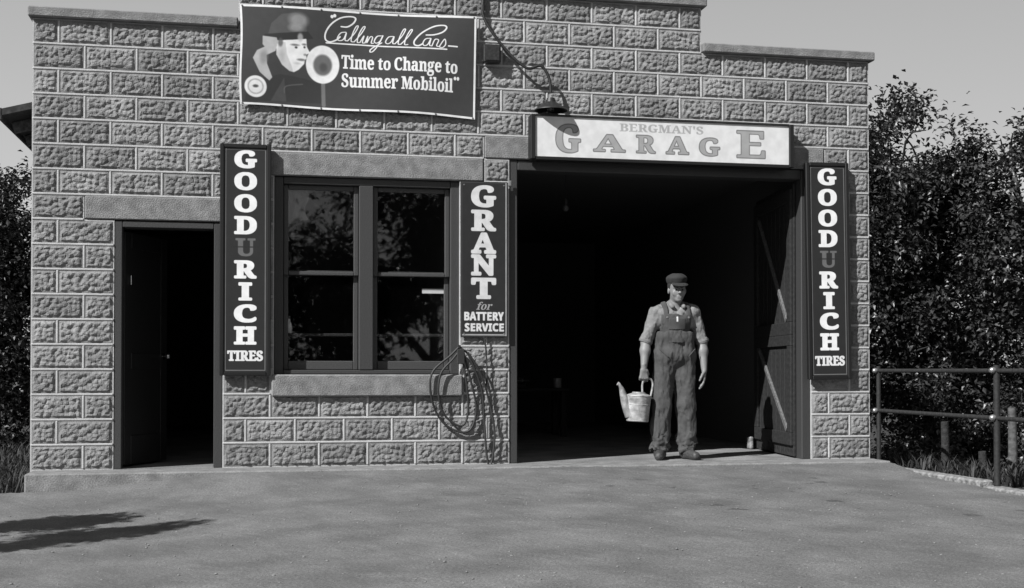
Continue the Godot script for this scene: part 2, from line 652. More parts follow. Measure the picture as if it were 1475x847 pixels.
func make_ground() -> void:
	var f := FastNoiseLite.new()
	f.seed = 77
	f.frequency = 0.55
	f.fractal_octaves = 4
	var bumps := func(x: float, z: float) -> float:
		return yard_height(x, z) + f.get_noise_2d(x, z) * 0.012 + f.get_noise_2d(x * 7.0, z * 7.0) * 0.006
	var rough := func(x: float, z: float) -> float:
		var e := f.get_noise_2d(x * 22.0 + 50.0, z * 22.0)
		return bumps.call(x, z) + 0.008 * e + 0.010 * maxf(0.0, f.get_noise_2d(x * 40.0, z * 40.0 + 9.0) - 0.25)
	var xs := span(-40, -4, 3.0) + span(-3.9, -1.0, 0.09) + span(-0.96, 7.33, 0.035)
	var zs := span(0.36, 6.6, 0.035) + span(6.7, 40.0, 2.0)
	M.gravel.albedo_texture = yard_print().texture()
	M.gravel.uv1_triplanar = false
	M.gravel.uv1_world_triplanar = false
	M.gravel.uv1_scale = Vector3.ONE
	structure(put("gravel_yard", sheet(xs, zs, rough, Rect2(-1.0, 0.3, 8.4, 6.4)), M.gravel))
	# gravel beside and behind the apron's ends is lower ground
	var low := func(x: float, z: float) -> float:
		return -0.20 + f.get_noise_2d(x * 0.7, z * 0.7) * 0.05 - 0.02 * maxf(0.0, -z) * 0.5
	structure(put("grass_ground", sheet(span(-60, -0.03, 1.2), span(-60, 0.8, 1.5), low), M.grass))
	var bank := func(x: float, z: float) -> float:
		return -0.13 - 1.1 * smoothstep(8.0, 10.5, x) + 0.9 * smoothstep(10.5, 16.0, x) + f.get_noise_2d(x, z) * 0.07
	structure(put("creek_bank", sheet(span(7.40, 14, 0.3) + span(15, 70, 5.0), span(-60, -6, 3.0) + span(-5, 8, 0.4) + span(9, 40, 3.0), bank), M.bank))
	var far := func(x: float, z: float) -> float:
		return -1.6
	structure(put("far_ground", sheet([-1500, -400, -100, 0, 100, 400, 1500], [-1500, -400, -100, 0, 100, 400, 1500], far), M.grass))
	# concrete apron along the wall's foot
	var st := begin()
	box(st, Vector3(0.02, -0.35, 0.0), Vector3(7.33, -0.001, 0.37), 0.012)
	structure(put("concrete_apron", st.commit(), M.slab))
	# loose stones on the yard
	var mm := MultiMesh.new()
	mm.transform_format = MultiMesh.TRANSFORM_3D
	var sm := SphereMesh.new()
	sm.radius = 0.5
	sm.height = 0.7
	sm.radial_segments = 6
	sm.rings = 3
	mm.mesh = sm
	mm.instance_count = 2600
	for i in mm.instance_count:
		var z := 0.4 + 6.2 * rng.randf()
		var x := -1.2 + 8.4 * rng.randf()
		var s := 0.005 + 0.013 * pow(rng.randf(), 4.0)
		var b := Basis.from_euler(Vector3(rng.randf() * 0.6, rng.randf() * TAU, rng.randf() * 0.6)).scaled(Vector3(s * (0.7 + rng.randf() * 0.6), s * 0.7, s))
		mm.set_instance_transform(i, Transform3D(b, Vector3(x, bumps.call(x, z) + s * 0.12, z)))
	var g := MultiMeshInstance3D.new()
	g.name = "gravel"
	g.multimesh = mm
	g.material_override = M.stone
	add_child(g, true)
	stuff(g)
	tag(g, "small loose pale stones scattered over the gravel yard", "gravel")

# ------------------------------------------------------------------ the building

const DOOR := [0.642, 1.507]
const WIN := [1.925, 3.495]
const GAR := [3.93, 6.735]

func block_mesh(w: float, h: float, variant: int) -> ArrayMesh:
	# rock face: knuckles of stone that rise from a narrow flat margin
	var nx := maxi(4, int(round(w / 0.0108)))
	var ny := maxi(4, int(round(h / 0.0104)))
	var cell := FastNoiseLite.new()
	cell.seed = 500 + variant * 13
	cell.noise_type = FastNoiseLite.TYPE_CELLULAR
	cell.cellular_return_type = FastNoiseLite.RETURN_DISTANCE
	cell.fractal_type = FastNoiseLite.FRACTAL_NONE
	cell.frequency = 1.0
	var fine := FastNoiseLite.new()
	fine.seed = 900 + variant
	fine.frequency = 24.0
	fine.fractal_octaves = 3
	var st := begin()
	st.set_smooth_group(-1)
	var g := []
	for j in ny + 1:
		var row := []
		for i in nx + 1:
			var x := w * i / nx
			var y := h * j / ny
			var e := minf(minf(x, w - x), minf(y, h - y))
			var d := cell.get_noise_2d(x * 25.0, y * 30.0) + 1.0     # 0 at the knuckle's middle
			var lump := clampf(1.0 - d * d * 1.7, -0.1, 1.0)
			var z := 0.003 + 0.0135 * lump + 0.006 * fine.get_noise_2d(x, y)
			z *= smoothstep(0.006, 0.020, e)
			if i > 0 and i < nx and j > 0 and j < ny:
				x += fine.get_noise_2d(x + 5.0, y) * 0.007
				y += fine.get_noise_2d(x, y + 9.0) * 0.007
			row.append(Vector3(x, y, z + 0.0025))
		g.append(row)
	for j in ny:
		for i in nx:
			if (i + j) % 2 == 0:
				for v in [g[j][i], g[j + 1][i], g[j + 1][i + 1], g[j][i], g[j + 1][i + 1], g[j][i + 1]]:
					st.add_vertex(v)
			else:
				for v in [g[j][i], g[j + 1][i], g[j][i + 1], g[j + 1][i], g[j + 1][i + 1], g[j][i + 1]]:
					st.add_vertex(v)
	# edges back into the joint
	for i in nx:
		for s in [[g[0][i], g[0][i + 1]], [g[ny][i + 1], g[ny][i]]]:
			var a: Vector3 = s[0]
			var b: Vector3 = s[1]
			for v in [a, b, b - Vector3(0, 0, 0.004), a, b - Vector3(0, 0, 0.004), a - Vector3(0, 0, 0.004)]:
				st.add_vertex(v)
	for j in ny:
		for s in [[g[j + 1][0], g[j][0]], [g[j][nx], g[j + 1][nx]]]:
			var a: Vector3 = s[0]
			var b: Vector3 = s[1]
			for v in [a, b, b - Vector3(0, 0, 0.004), a, b - Vector3(0, 0, 0.004), a - Vector3(0, 0, 0.004)]:
				st.add_vertex(v)
	st.generate_normals()
	return st.commit()

var block_cache := {}

func lay_block(x0: float, x1: float, y0: float, y1: float, parent: Node) -> void:
	var j := 0.0115
	var w := x1 - x0 - 2 * j
	var h := y1 - y0 - 2 * j
	if w < 0.02 or h < 0.02:
		return
	var variants := 10 if absf(w - (BL - 2 * j)) < 0.002 else 3
	var key := "%d_%d_%d" % [roundi(w * 200), roundi(h * 200), rng.randi() % variants]
	if not block_cache.has(key):
		block_cache[key] = block_mesh(w, h, block_cache.size())
	var o := put("block", block_cache[key], M.block[rng.randi() % 6], parent)
	o.position = Vector3(x0 + j, y0 + j, 0.0)
	o.rotation = Vector3(rng.randf_range(-0.006, 0.006), rng.randf_range(-0.005, 0.005), 0)

var beads: SurfaceTool

func bead(x0: float, x1: float, y0: float, y1: float) -> void:
	box(beads, Vector3(x0, y0, -0.005), Vector3(x1, y1, 0.009), 0.0045)

func lay_row(k: int, x0: float, x1: float, offset: float, parent: Node) -> void:
	# blocks of course k from x0 to x1; joints at BL * (integer + offset)
	var xs := [x0]
	var n := int(floor(x0 / BL)) - 1
	while BL * (n + offset) < x1:
		var x := BL * (n + offset)
		if x > x0 + 0.07 and x < x1 - 0.07:
			xs.append(x)
		n += 1
	xs.append(x1)
	# the raised pointing: a bead under the course and one in each upright joint
	if k > 0:
		bead(x0 + 0.004, x1 - 0.004, k * CO - 0.0088, k * CO + 0.0088)
	for i in range(1, xs.size() - 1):
		bead(xs[i] - 0.0085, xs[i] + 0.0085, k * CO + 0.0089, (k + 1) * CO - 0.0089)
	for i in xs.size() - 1:
		lay_block(xs[i], xs[i + 1], k * CO, (k + 1) * CO, parent)

func make_building() -> void:
	var b := thing("garage_building", "stepped-parapet service garage of grey rock-faced concrete blocks", "building")
	# core of the wall: the mortar shows in the joints
	var st := begin()
	var T0 := -0.20
	var top := 18 * CO
	var seg := func(x0: float, x1: float, y0: float, y1: float) -> void:
		box(st, Vector3(x0, y0, T0), Vector3(x1, y1, 0.0), 0.0)
	var yl := 10 * CO
	var yw := 12 * CO
	var yg := 13 * CO
	seg.call(0.0, DOOR[0], -0.3, yl)
	seg.call(DOOR[1], WIN[0], -0.3, yl)
	seg.call(0.0, WIN[0], yl + CO, yw)
	seg.call(0.0, 0.4064, yl, yl + CO)
	seg.call(1.76, WIN[0], yl, yl + CO)
	seg.call(WIN[0], WIN[1], -0.3, 3 * CO)
	seg.call(WIN[1], GAR[0], -0.3, yw)
	seg.call(GAR[1], WALL_W, -0.3, yg)
	seg.call(0.0, 1.70, yw, yw + CO)
	seg.call(3.707, GAR[0], yw, yg)
	seg.call(0.0, 3.707, yg, yg + CO)
	seg.call(6.872, WALL_W, yg, yg + CO)
	seg.call(0.0, WALL_W, yg + CO, top)
	seg.call(4 * BL, 14 * BL, top, 20 * CO)
	put("wall", st.commit(), M.mortar, b)
	# blocks
	beads = begin()
	for k in 20:
		var off := 0.0 if k % 2 == 0 else 0.5
		var poff := 0.66 if k % 2 == 0 else 0.17
		if k >= 18:
			lay_row(k, 4 * BL, 14 * BL, off, b)
			continue
		if k >= 14:
			lay_row(k, 0, WALL_W, off, b)
			continue
		if k == 13:
			lay_row(k, 0, 3.707, off, b)
			lay_row(k, 6.872, WALL_W, off, b)
			continue
		lay_row(k, GAR[1], WALL_W, off, b)
		if k == 12:
			lay_row(k, 0, 1.70, off, b)
			lay_row(k, 3.707, GAR[0], off, b)
			continue
		if k == 11:
			lay_row(k, 0, WIN[0], off, b)
			lay_row(k, WIN[1], GAR[0], poff, b)
			continue
		if k == 10:
			lay_row(k, 0, 0.4064, off, b)
			lay_row(k, 1.76, WIN[0], off, b)
			lay_row(k, WIN[1], GAR[0], poff, b)
			continue
		lay_row(k, 0, DOOR[0], off, b)
		if k < 3:
			lay_row(k, DOOR[1], GAR[0], poff, b)
		elif k == 3:
			lay_row(k, DOOR[1], 1.90, poff, b)
			lay_row(k, 3.52, GAR[0], poff, b)
		else:
			lay_row(k, DOOR[1], WIN[0], poff, b)
			lay_row(k, WIN[1], GAR[0], poff, b)
	put("mortar_pointing", beads.commit(), M.mortar, b)
	# plain concrete lintels, sill and copings
	put("lintel", box_mesh(Vector3(0.4064 + 0.006, yl + 0.006, T0), Vector3(1.754, yl + CO - 0.007, 0.012), 0.008), M.smooth, b)
	put("lintel", box_mesh(Vector3(1.706, yw + 0.004, T0), Vector3(3.701, yw + CO - 0.008, 0.012), 0.008), M.smooth, b)
	put("lintel", box_mesh(Vector3(3.713, yg + 0.004, T0), Vector3(6.866, yg + CO - 0.008, 0.012), 0.008), M.smooth, b)
	put("window_sill", box_mesh(Vector3(1.905, 3 * CO - 0.024, T0), Vector3(3.515, 3 * CO + 0.162, 0.055), 0.012), M.smooth, b)
	put("coping", box_mesh(Vector3(-0.03, top + 0.001, T0 - 0.03), Vector3(4 * BL - 0.002, top + 0.085, 0.055), 0.01), M.coping, b)
	put("coping", box_mesh(Vector3(14 * BL + 0.002, top + 0.001, T0 - 0.03), Vector3(WALL_W + 0.04, top + 0.085, 0.055), 0.01), M.coping, b)
	put("coping", box_mesh(Vector3(4 * BL - 0.04, 20 * CO + 0.001, T0 - 0.03), Vector3(14 * BL + 0.04, 20 * CO + 0.085, 0.055), 0.01), M.coping, b)
	# side and back walls
	st = begin()
	box(st, Vector3(0.0, -0.4, -9.0), Vector3(0.2, 2.95, -0.2), 0.0)
	box(st, Vector3(WALL_W - 0.2, -0.4, -9.0), Vector3(WALL_W, 2.95, -0.2), 0.0)
	box(st, Vector3(0.2, -0.4, -9.0), Vector3(WALL_W - 0.2, 2.95, -8.8), 0.0)
	put("side_wall", st.commit(), M.smooth, b)
	# roof behind the parapet, its eave standing out on the left
	st = begin()
	var mid := WALL_W / 2
	for s in [[-0.27, 1.0], [WALL_W + 0.05, -1.0]]:
		var e: float = s[0]
		var y0 := 2.90
		var y1 := 3.95
		var sl := (y1 - y0) / (mid + 0.27)
		var ye := y0 if e < 0 else y1 - sl * (WALL_W + 0.05 - mid)
		var a := Vector3(e, ye, -0.215)
		var c := Vector3(mid, y1, -0.215)
		var dz := Vector3(0, 0, -9.0)
		var th := Vector3(0, 0.055, 0)
		quad(st, a, c, c + dz, a + dz, Vector3.DOWN)
		quad(st, a + th, c + th, c + dz + th, a + dz + th, Vector3.UP)
		quad(st, a, c, c + th, a + th, Vector3.BACK)
		quad(st, a, a + dz, a + dz + th, a + th, Vector3.LEFT)
	put("roof", st.commit(), M.roof, b)
	for k in 9:
		var z := -0.55 - k * 0.6
		st = begin()
		bar(st, Vector3(-0.24, 2.855, z), Vector3(0.02, 2.93, z), 0.05, 0.09, Vector3(0, 0, 1))
		put("rafter_tail", st.commit(), M.rafter, b)
	put("fascia", box_mesh(Vector3(-0.295, 2.86, -6.5), Vector3(-0.272, 2.96, -0.215), 0.004), M.roof, b)
	make_door(b)
	make_window(b)
	make_garage_door(b)

func make_door(b: Node) -> void:
	var st := begin()
	var x0: float = DOOR[0]
	var x1: float = DOOR[1]
	var y1 := 10 * CO
	box(st, Vector3(x0 + 0.002, 0.0, -0.17), Vector3(x0 + 0.062, y1 - 0.002, -0.004), 0.005)
	box(st, Vector3(x1 - 0.072, 0.0, -0.17), Vector3(x1 - 0.002, y1 - 0.002, -0.004), 0.005)
	box(st, Vector3(x0 + 0.064, y1 - 0.055, -0.17), Vector3(x1 - 0.074, y1 - 0.002, -0.004), 0.005)
	put("door_frame", st.commit(), M.frame, b)
	# the leaf stands ajar, hinged at the left jamb
	var leaf := Node3D.new()
	leaf.name = "door"
	leaf.position = Vector3(x0 + 0.066, 0, -0.15)
	leaf.rotation.y = deg_to_rad(66)
	b.add_child(leaf, true)
	var w := 0.72
	put("panel", box_mesh(Vector3(0.0, 0.02, -0.036), Vector3(w, 1.96, -0.008), 0.003), M.door, leaf)
	for r in [[0.0, 0.02, 0.11, 1.96], [w - 0.11, 0.02, w, 1.96]]:
		put("stile", box_mesh(Vector3(r[0], r[1], -0.0075), Vector3(r[2], r[3], 0.004), 0.003), M.door, leaf)
	for r in [[0.02, 0.26], [0.82, 0.95], [1.83, 1.96]]:
		put("rail", box_mesh(Vector3(0.111, r[0], -0.0075), Vector3(w - 0.111, r[1], 0.004), 0.003), M.door, leaf)
	st = begin()
	lathe(st, [Vector2(0, 0.062), Vector2(0.016, 0.058), Vector2(0.026, 0.045), Vector2(0.022, 0.03), Vector2(0.010, 0.022), Vector2(0.010, 0.0), Vector2(0.03, 0.0)], Vector3(w - 0.055, 0.93, 0.004), Basis(Vector3.RIGHT, PI / 2), 16)
	put("door_knob", st.commit(), M.chrome, leaf)
	st = begin()
	box(st, Vector3(0.075, 1.52, 0.0045), Vector3(0.095, 1.60, 0.02), 0.003)
	put("hinge", st.commit(), M.chrome, leaf)

func make_window(b: Node) -> void:
	var x0: float = WIN[0]
	var x1: float = WIN[1]
	var y0 := 3 * CO + 0.165
	var y1 := 12 * CO
	var win := Node3D.new()
	win.name = "window"
	b.add_child(win, true)
	var st := begin()
	box(st, Vector3(x0 + 0.002, y0, -0.16), Vector3(x0 + 0.075, y1 - 0.002, -0.03), 0.005)
	box(st, Vector3(x1 - 0.075, y0, -0.16), Vector3(x1 - 0.002, y1 - 0.002, -0.03), 0.005)
	box(st, Vector3(x0 + 0.077, y1 - 0.06, -0.16), Vector3(x1 - 0.077, y1 - 0.002, -0.03), 0.005)
	box(st, Vector3(x0 + 0.077, y0, -0.16), Vector3(x1 - 0.077, y0 + 0.035, -0.03), 0.005)
	put("frame", st.commit(), M.frame, win)
	st = begin()
	var mx := 2.695
	box(st, Vector3(mx - 0.06, y0 + 0.036, -0.16), Vector3(mx + 0.06, y1 - 0.061, -0.025), 0.006)
	put("mullion", st.commit(), M.frame, win)
	for c in [[x0 + 0.078, mx - 0.062], [mx + 0.062, x1 - 0.078]]:
		var a: float = c[0]
		var e: float = c[1]
		var ym := 1.635
		# upper sash in front, lower sash behind it
		for s in [[ym - 0.022, y1 - 0.062, -0.075, 0.032], [y0 + 0.037, ym + 0.022, -0.115, 0.075]]:
			st = begin()
			var zf: float = s[2]
			var lo: float = s[0]
			var hi: float = s[1]
			var bot: float = s[3]
			box(st, Vector3(a, lo, zf - 0.034), Vector3(a + 0.04, hi, zf), 0.005)
			box(st, Vector3(e - 0.04, lo, zf - 0.034), Vector3(e, hi, zf), 0.005)
			box(st, Vector3(a + 0.041, lo, zf - 0.034), Vector3(e - 0.041, lo + bot, zf), 0.005)
			box(st, Vector3(a + 0.041, hi - 0.04, zf - 0.034), Vector3(e - 0.041, hi, zf), 0.005)
			put("sash", st.commit(), M.sash, win)
			put("pane", box_mesh(Vector3(a + 0.03, lo + 0.02, zf - 0.020), Vector3(e - 0.03, hi - 0.03, zf - 0.017), 0.0), M.glass, win)

func make_garage_door(b: Node) -> void:
	var x0: float = GAR[0]
	var x1: float = GAR[1]
	var y1 := 13 * CO
	var st := begin()
	box(st, Vector3(x0 + 0.002, 0.0, -0.19), Vector3(x0 + 0.075, y1 - 0.002, -0.01), 0.006)
	box(st, Vector3(x1 - 0.085, 0.0, -0.19), Vector3(x1 - 0.002, y1 - 0.002, -0.01), 0.006)
	box(st, Vector3(x0 + 0.077, y1 - 0.09, -0.19), Vector3(x1 - 0.087, y1 - 0.002, -0.01), 0.006)
	put("garage_door_frame", st.commit(), M.frame, b)
	# right leaf, swung inwards; boards, rails and braces one by one
	var leaf := Node3D.new()
	leaf.name = "garage_door"
	leaf.position = Vector3(x1 - 0.09, 0.015, -0.12)
	leaf.rotation.y = -deg_to_rad(97.5)
	b.add_child(leaf, true)
	var w := 1.30
	for k in 9:
		var a := -w + w * k / 9.0
		put("board", box_mesh(Vector3(a + 0.003, 0.0, 0.0), Vector3(a + w / 9.0 - 0.003, 2.52, 0.024), 0.004), M.board, leaf)
	for y in [0.10, 1.02, 1.12, 2.35]:
		put("rail", box_mesh(Vector3(-w + 0.01, y, 0.0245), Vector3(-0.01, y + 0.12 - (0.02 if y == 1.02 else 0.0), 0.05), 0.004), M.board, leaf)
	for s in [-w + 0.01, -0.13]:
		for r in [[0.221, 1.019], [1.241, 2.349]]:
			put("stile", box_mesh(Vector3(s, r[0], 0.0245), Vector3(s + 0.12, r[1], 0.05), 0.004), M.board, leaf)
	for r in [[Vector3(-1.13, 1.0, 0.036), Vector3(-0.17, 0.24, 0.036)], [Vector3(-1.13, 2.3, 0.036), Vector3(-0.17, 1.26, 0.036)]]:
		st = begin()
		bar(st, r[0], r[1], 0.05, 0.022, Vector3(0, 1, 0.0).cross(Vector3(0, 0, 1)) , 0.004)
		put("lit_brace", st.commit(), M.lit_brace, leaf)
	# doorstop block at the leaf's far foot
	var o := put("door_stop_wedge", box_mesh(Vector3(-0.02, 0, -0.05), Vector3(0.02, 0.13, 0.05), 0.012), M.kerb)
	o.position = Vector3(6.76, 0.0, -1.50)
	tag(o, "pale upright wedge at the far foot of the open garage door leaf", "door stop")
	var k := put("door_hook", box_mesh(Vector3(3.915, 2.40, 0.02), Vector3(3.945, 2.45, 0.05), 0.006), M.fitting, b)
	k.set_meta("label", "bright bracket at the garage opening's upper left corner")

func make_interior() -> void:
	var st := begin()
	box(st, Vector3(0.2, -0.3, -8.8), Vector3(WALL_W - 0.2, 0.0, -0.2), 0.0)
	box(st, Vector3(GAR[0] + 0.001, -0.3, -0.2), Vector3(GAR[1] - 0.001, 0.0, -0.001), 0.0)
	box(st, Vector3(DOOR[0] + 0.001, -0.3, -0.2), Vector3(DOOR[1] - 0.001, 0.0, -0.001), 0.0)
	structure(put("garage_floor", st.commit(), M.floor))
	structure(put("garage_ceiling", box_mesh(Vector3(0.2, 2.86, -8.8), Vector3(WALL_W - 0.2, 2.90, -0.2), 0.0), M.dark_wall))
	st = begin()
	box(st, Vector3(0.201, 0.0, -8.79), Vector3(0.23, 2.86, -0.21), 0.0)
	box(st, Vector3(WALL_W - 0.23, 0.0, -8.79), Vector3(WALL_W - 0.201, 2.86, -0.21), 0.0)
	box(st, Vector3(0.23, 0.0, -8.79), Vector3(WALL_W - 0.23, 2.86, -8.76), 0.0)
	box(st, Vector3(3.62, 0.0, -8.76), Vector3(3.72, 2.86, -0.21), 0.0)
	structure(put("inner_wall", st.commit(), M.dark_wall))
	# workbench with a vise and cans in the dark of the garage
	var wb := thing("workbench", "dim wooden workbench in the dark left of the garage", "workbench", Vector3(4.75, 0, -4.6))
	for k in 4:
		put("plank", box_mesh(Vector3(-0.8, 0.56, -0.3 + k * 0.15 + 0.002), Vector3(0.8, 0.60, -0.15 + k * 0.15 - 0.002), 0.004), M.board, wb)
	for s in [[-0.76, -0.27], [0.70, -0.27], [-0.76, 0.2], [0.70, 0.2]]:
		put("leg", box_mesh(Vector3(s[0], 0, s[1]), Vector3(s[0] + 0.07, 0.56, s[1] + 0.07), 0.004), M.board, wb)
	var vs := thing("bench_vise", "iron vise on the dim workbench inside the garage", "vise", Vector3(4.95, 0.601, -4.45))
	put("base", box_mesh(Vector3(-0.06, 0, -0.06), Vector3(0.06, 0.05, 0.06), 0.01), M.pipe, vs)
	put("jaw", box_mesh(Vector3(-0.05, 0.051, -0.09), Vector3(0.05, 0.14, 0.0), 0.01), M.pipe, vs)
	put("jaw", box_mesh(Vector3(-0.05, 0.051, 0.03), Vector3(0.05, 0.14, 0.08), 0.01), M.pipe, vs)
	st = begin()
	tube(st, PackedVector3Array([Vector3(0, 0.09, 0.08), Vector3(0, 0.09, 0.18)]), 0.014)
	tube(st, PackedVector3Array([Vector3(-0.09, 0.09, 0.17), Vector3(0.09, 0.09, 0.17)]), 0.007)
	put("screw_handle", st.commit(), M.zinc_dark, vs)
	var tin := thing("tin_can", "small pale tin on the right end of the dim workbench", "can", Vector3(5.44, 0.601, -4.5))
	st = begin()
	lathe(st, [Vector2(0, 0), Vector2(0.05, 0), Vector2(0.052, 0.004), Vector2(0.05, 0.01), Vector2(0.05, 0.11), Vector2(0.053, 0.115), Vector2(0.05, 0.12), Vector2(0, 0.118)], Vector3.ZERO, Basis.IDENTITY, 18)
	put("tin_body", st.commit(), M.zinc, tin)
	var bulb := thing("hanging_bulb", "unlit bulb hanging inside the top of the garage opening", "light bulb", Vector3(4.62, 2.30, -0.75))
	st = begin()
	tube(st, PackedVector3Array([Vector3(0, 0.56, 0), Vector3(0, 0.12, 0)]), 0.004)
	put("cord", st.commit(), M.rubber, bulb)
	st = begin()
	lathe(st, [Vector2(0, 0.13), Vector2(0.018, 0.125), Vector2(0.02, 0.07), Vector2(0, 0.07)], Vector3.ZERO, Basis.IDENTITY, 12)
	put("socket", st.commit(), M.black, bulb)
	st = begin()
	lathe(st, [Vector2(0, 0.0), Vector2(0.02, 0.005), Vector2(0.031, 0.025), Vector2(0.029, 0.045), Vector2(0.014, 0.069), Vector2(0, 0.069)], Vector3.ZERO, Basis.IDENTITY, 14)
	put("globe", st.commit(), M.sash, bulb)
	# what stands just inside the window
	put("office_shelf", box_mesh(Vector3(1.95, 1.10, -0.42), Vector3(3.48, 1.125, -0.21), 0.003), M.board)
	tag(get_node("office_shelf"), "dark shelf board behind the office window panes", "shelf")
	var jar := thing("small_jar", "small white jar standing behind the lower left window pane", "jar", Vector3(2.052, 1.126, -0.28))
	st = begin()
	lathe(st, [Vector2(0, 0), Vector2(0.028, 0.002), Vector2(0.031, 0.05), Vector2(0.024, 0.085), Vector2(0.014, 0.10), Vector2(0.014, 0.125), Vector2(0, 0.125)], Vector3.ZERO, Basis.IDENTITY, 16)
	put("jar_body", st.commit(), M.white, jar)
	st = begin()
	lathe(st, [Vector2(0.0, 0.126), Vector2(0.018, 0.126), Vector2(0.018, 0.15), Vector2(0, 0.152)], Vector3.ZERO, Basis.IDENTITY, 14)
	put("lid", st.commit(), M.sash, jar)
	var nt := put("paper_strip", box_mesh(Vector3(3.19, 1.475, -0.155), Vector3(3.385, 1.515, -0.150), 0.0), M.white)
	tag(nt, "pale paper strip stuck behind the lower right window pane", "paper")
	var cl := put("reflection_cloth", panel(2.01, 2.06, 2.20, 2.34, -0.17, 12, 10, func(u: float, v: float) -> Vector3:
		return Vector3(0.02 * sin(v * 7.0) * u, 0.05 * (u - 0.3) * v, 0.012 * sin(u * 14.0 + v * 2.0))), mat(0.16, 0.9, "soft", 4.0))
	tag(cl, "pale cloth added behind the upper left window pane to stand for its reflection", "cloth")  # added cloth: its pale tone imitates a reflection in the pane

# ------------------------------------------------------------------ signs

func moulded_sign(root: Node3D, w: float, h: float, depth: float, edge: float, face: Material, called := "frame") -> void:
	# root at the sign's lower left back corner
	put("back_box", box_mesh(Vector3(0.004, 0.004, 0), Vector3(w - 0.004, h - 0.004, depth - 0.022), 0.003), M.black, root)
	for r in [[0.0, 0.0, edge, h], [w - edge, 0.0, w, h], [edge + 0.0005, h - edge, w - edge - 0.0005, h], [edge + 0.0005, 0.0, w - edge - 0.0005, edge]]:
		put(called, box_mesh(Vector3(r[0], r[1], depth - 0.0215), Vector3(r[2], r[3], depth), 0.008), M.black, root)
	put("face", panel(edge - 0.001, edge - 0.001, w - edge + 0.001, h - edge + 0.001, depth - 0.012), face, root)

func tyre_sign_canvas() -> Canvas:
	# 1 px = 2 mm; face 0.35 x 1.87 m
	var c := Canvas.new(175, 935, 0.155)
	c.rim(5, 4, 170, 931, 3.5, 0.46)
	var ys := [46.5, 138.5, 231.0, 323.0, 416.0, 508.0, 600.0, 692.0, 784.0]
	var word := "GOOD RICH"
	for i in 9:
		var y: float = ys[i]
		if word[i] == " ":
			c.text("U", serif_bold, 46, y - 39, 129, y + 38, 0.40, 3.0)
			c.rect(30, y - 5, 145, y + 1, 0.14, 0.7)
			continue
		var half := 47.0 if word[i] != "I" else 29.0
		c.text(word[i], serif_bold, 87.5 - half, y - 39, 87.5 + half, y + 39, 0.93, 5.0)
	c.text("TIRES", serif_bold, 14, 846, 161, 892, 0.90, 2.6)
	c.wear(4, 0.05)
	return c

func make_signs() -> void:
	var tyres := print_mat(tyre_sign_canvas(), 0.45)
	var a := thing("tire_sign", "tall dark GOODRICH TIRES sign between the office door and the window", "sign", Vector3(1.483, 0.762, 0.028), "vertical tire signs flanking the openings")
	moulded_sign(a, 0.415, 1.918, 0.055, 0.034, tyres)
	var b := thing("tire_sign", "tall dark GOODRICH TIRES sign on the right pier beside the garage opening", "sign", Vector3(6.682, 0.722, 0.028), "vertical tire signs flanking the openings")
	b.rotation.z = deg_to_rad(0.75)
	moulded_sign(b, 0.42, 1.975, 0.055, 0.036, tyres)
	# battery sign: a flat enamelled sheet
	var c := Canvas.new(205, 672, 0.165)
	c.rim(3, 3, 202, 669, 2.0, 0.30)
	c.rect(196, 3, 201, 668, 0.62)
	c.rect(6, 660, 201, 666, 0.62)
	var ys := [63.0, 168.0, 266.0, 361.0, 462.0]
	for i in 5:
		var hh := 49.0 if i == 0 else 47.0
		c.text("GRANT"[i], serif_bold, 44, ys[i] - hh, 156, ys[i] + hh, 0.83, 5.5)
	c.text("for", serif_bold, 66, 520, 140, 556, 0.62, 0.8, 0.35)
	c.text("BATTERY", sans_bold, 14, 563, 190, 602, 0.86, 2.0)
	c.text("SERVICE", sans_bold, 16, 612, 190, 650, 0.86, 2.0)
	c.wear(8, 0.08)
	var g := thing("battery_sign", "dark GRANT BATTERY SERVICE sign between window and garage opening", "sign", Vector3(3.497, 1.093, 0.03))
	put("sheet", box_mesh(Vector3(0, 0, 0), Vector3(0.412, 1.342, 0.010), 0.004), M.black, g)
	put("face", panel(0.002, 0.002, 0.410, 1.340, 0.0115), print_mat(c, 0.4), g)
	for p in [Vector2(0.03, 1.31), Vector2(0.38, 1.31), Vector2(0.03, 0.03), Vector2(0.38, 0.03)]:
		var st := begin()
		lathe(st, [Vector2(0, 0.004), Vector2(0.006, 0.003), Vector2(0.007, 0.0)], Vector3(p.x, p.y, 0.0117), Basis(Vector3.RIGHT, PI / 2), 8)
		put("nail", st.commit(), M.zinc_dark, g)
	make_garage_sign()
	make_poster()

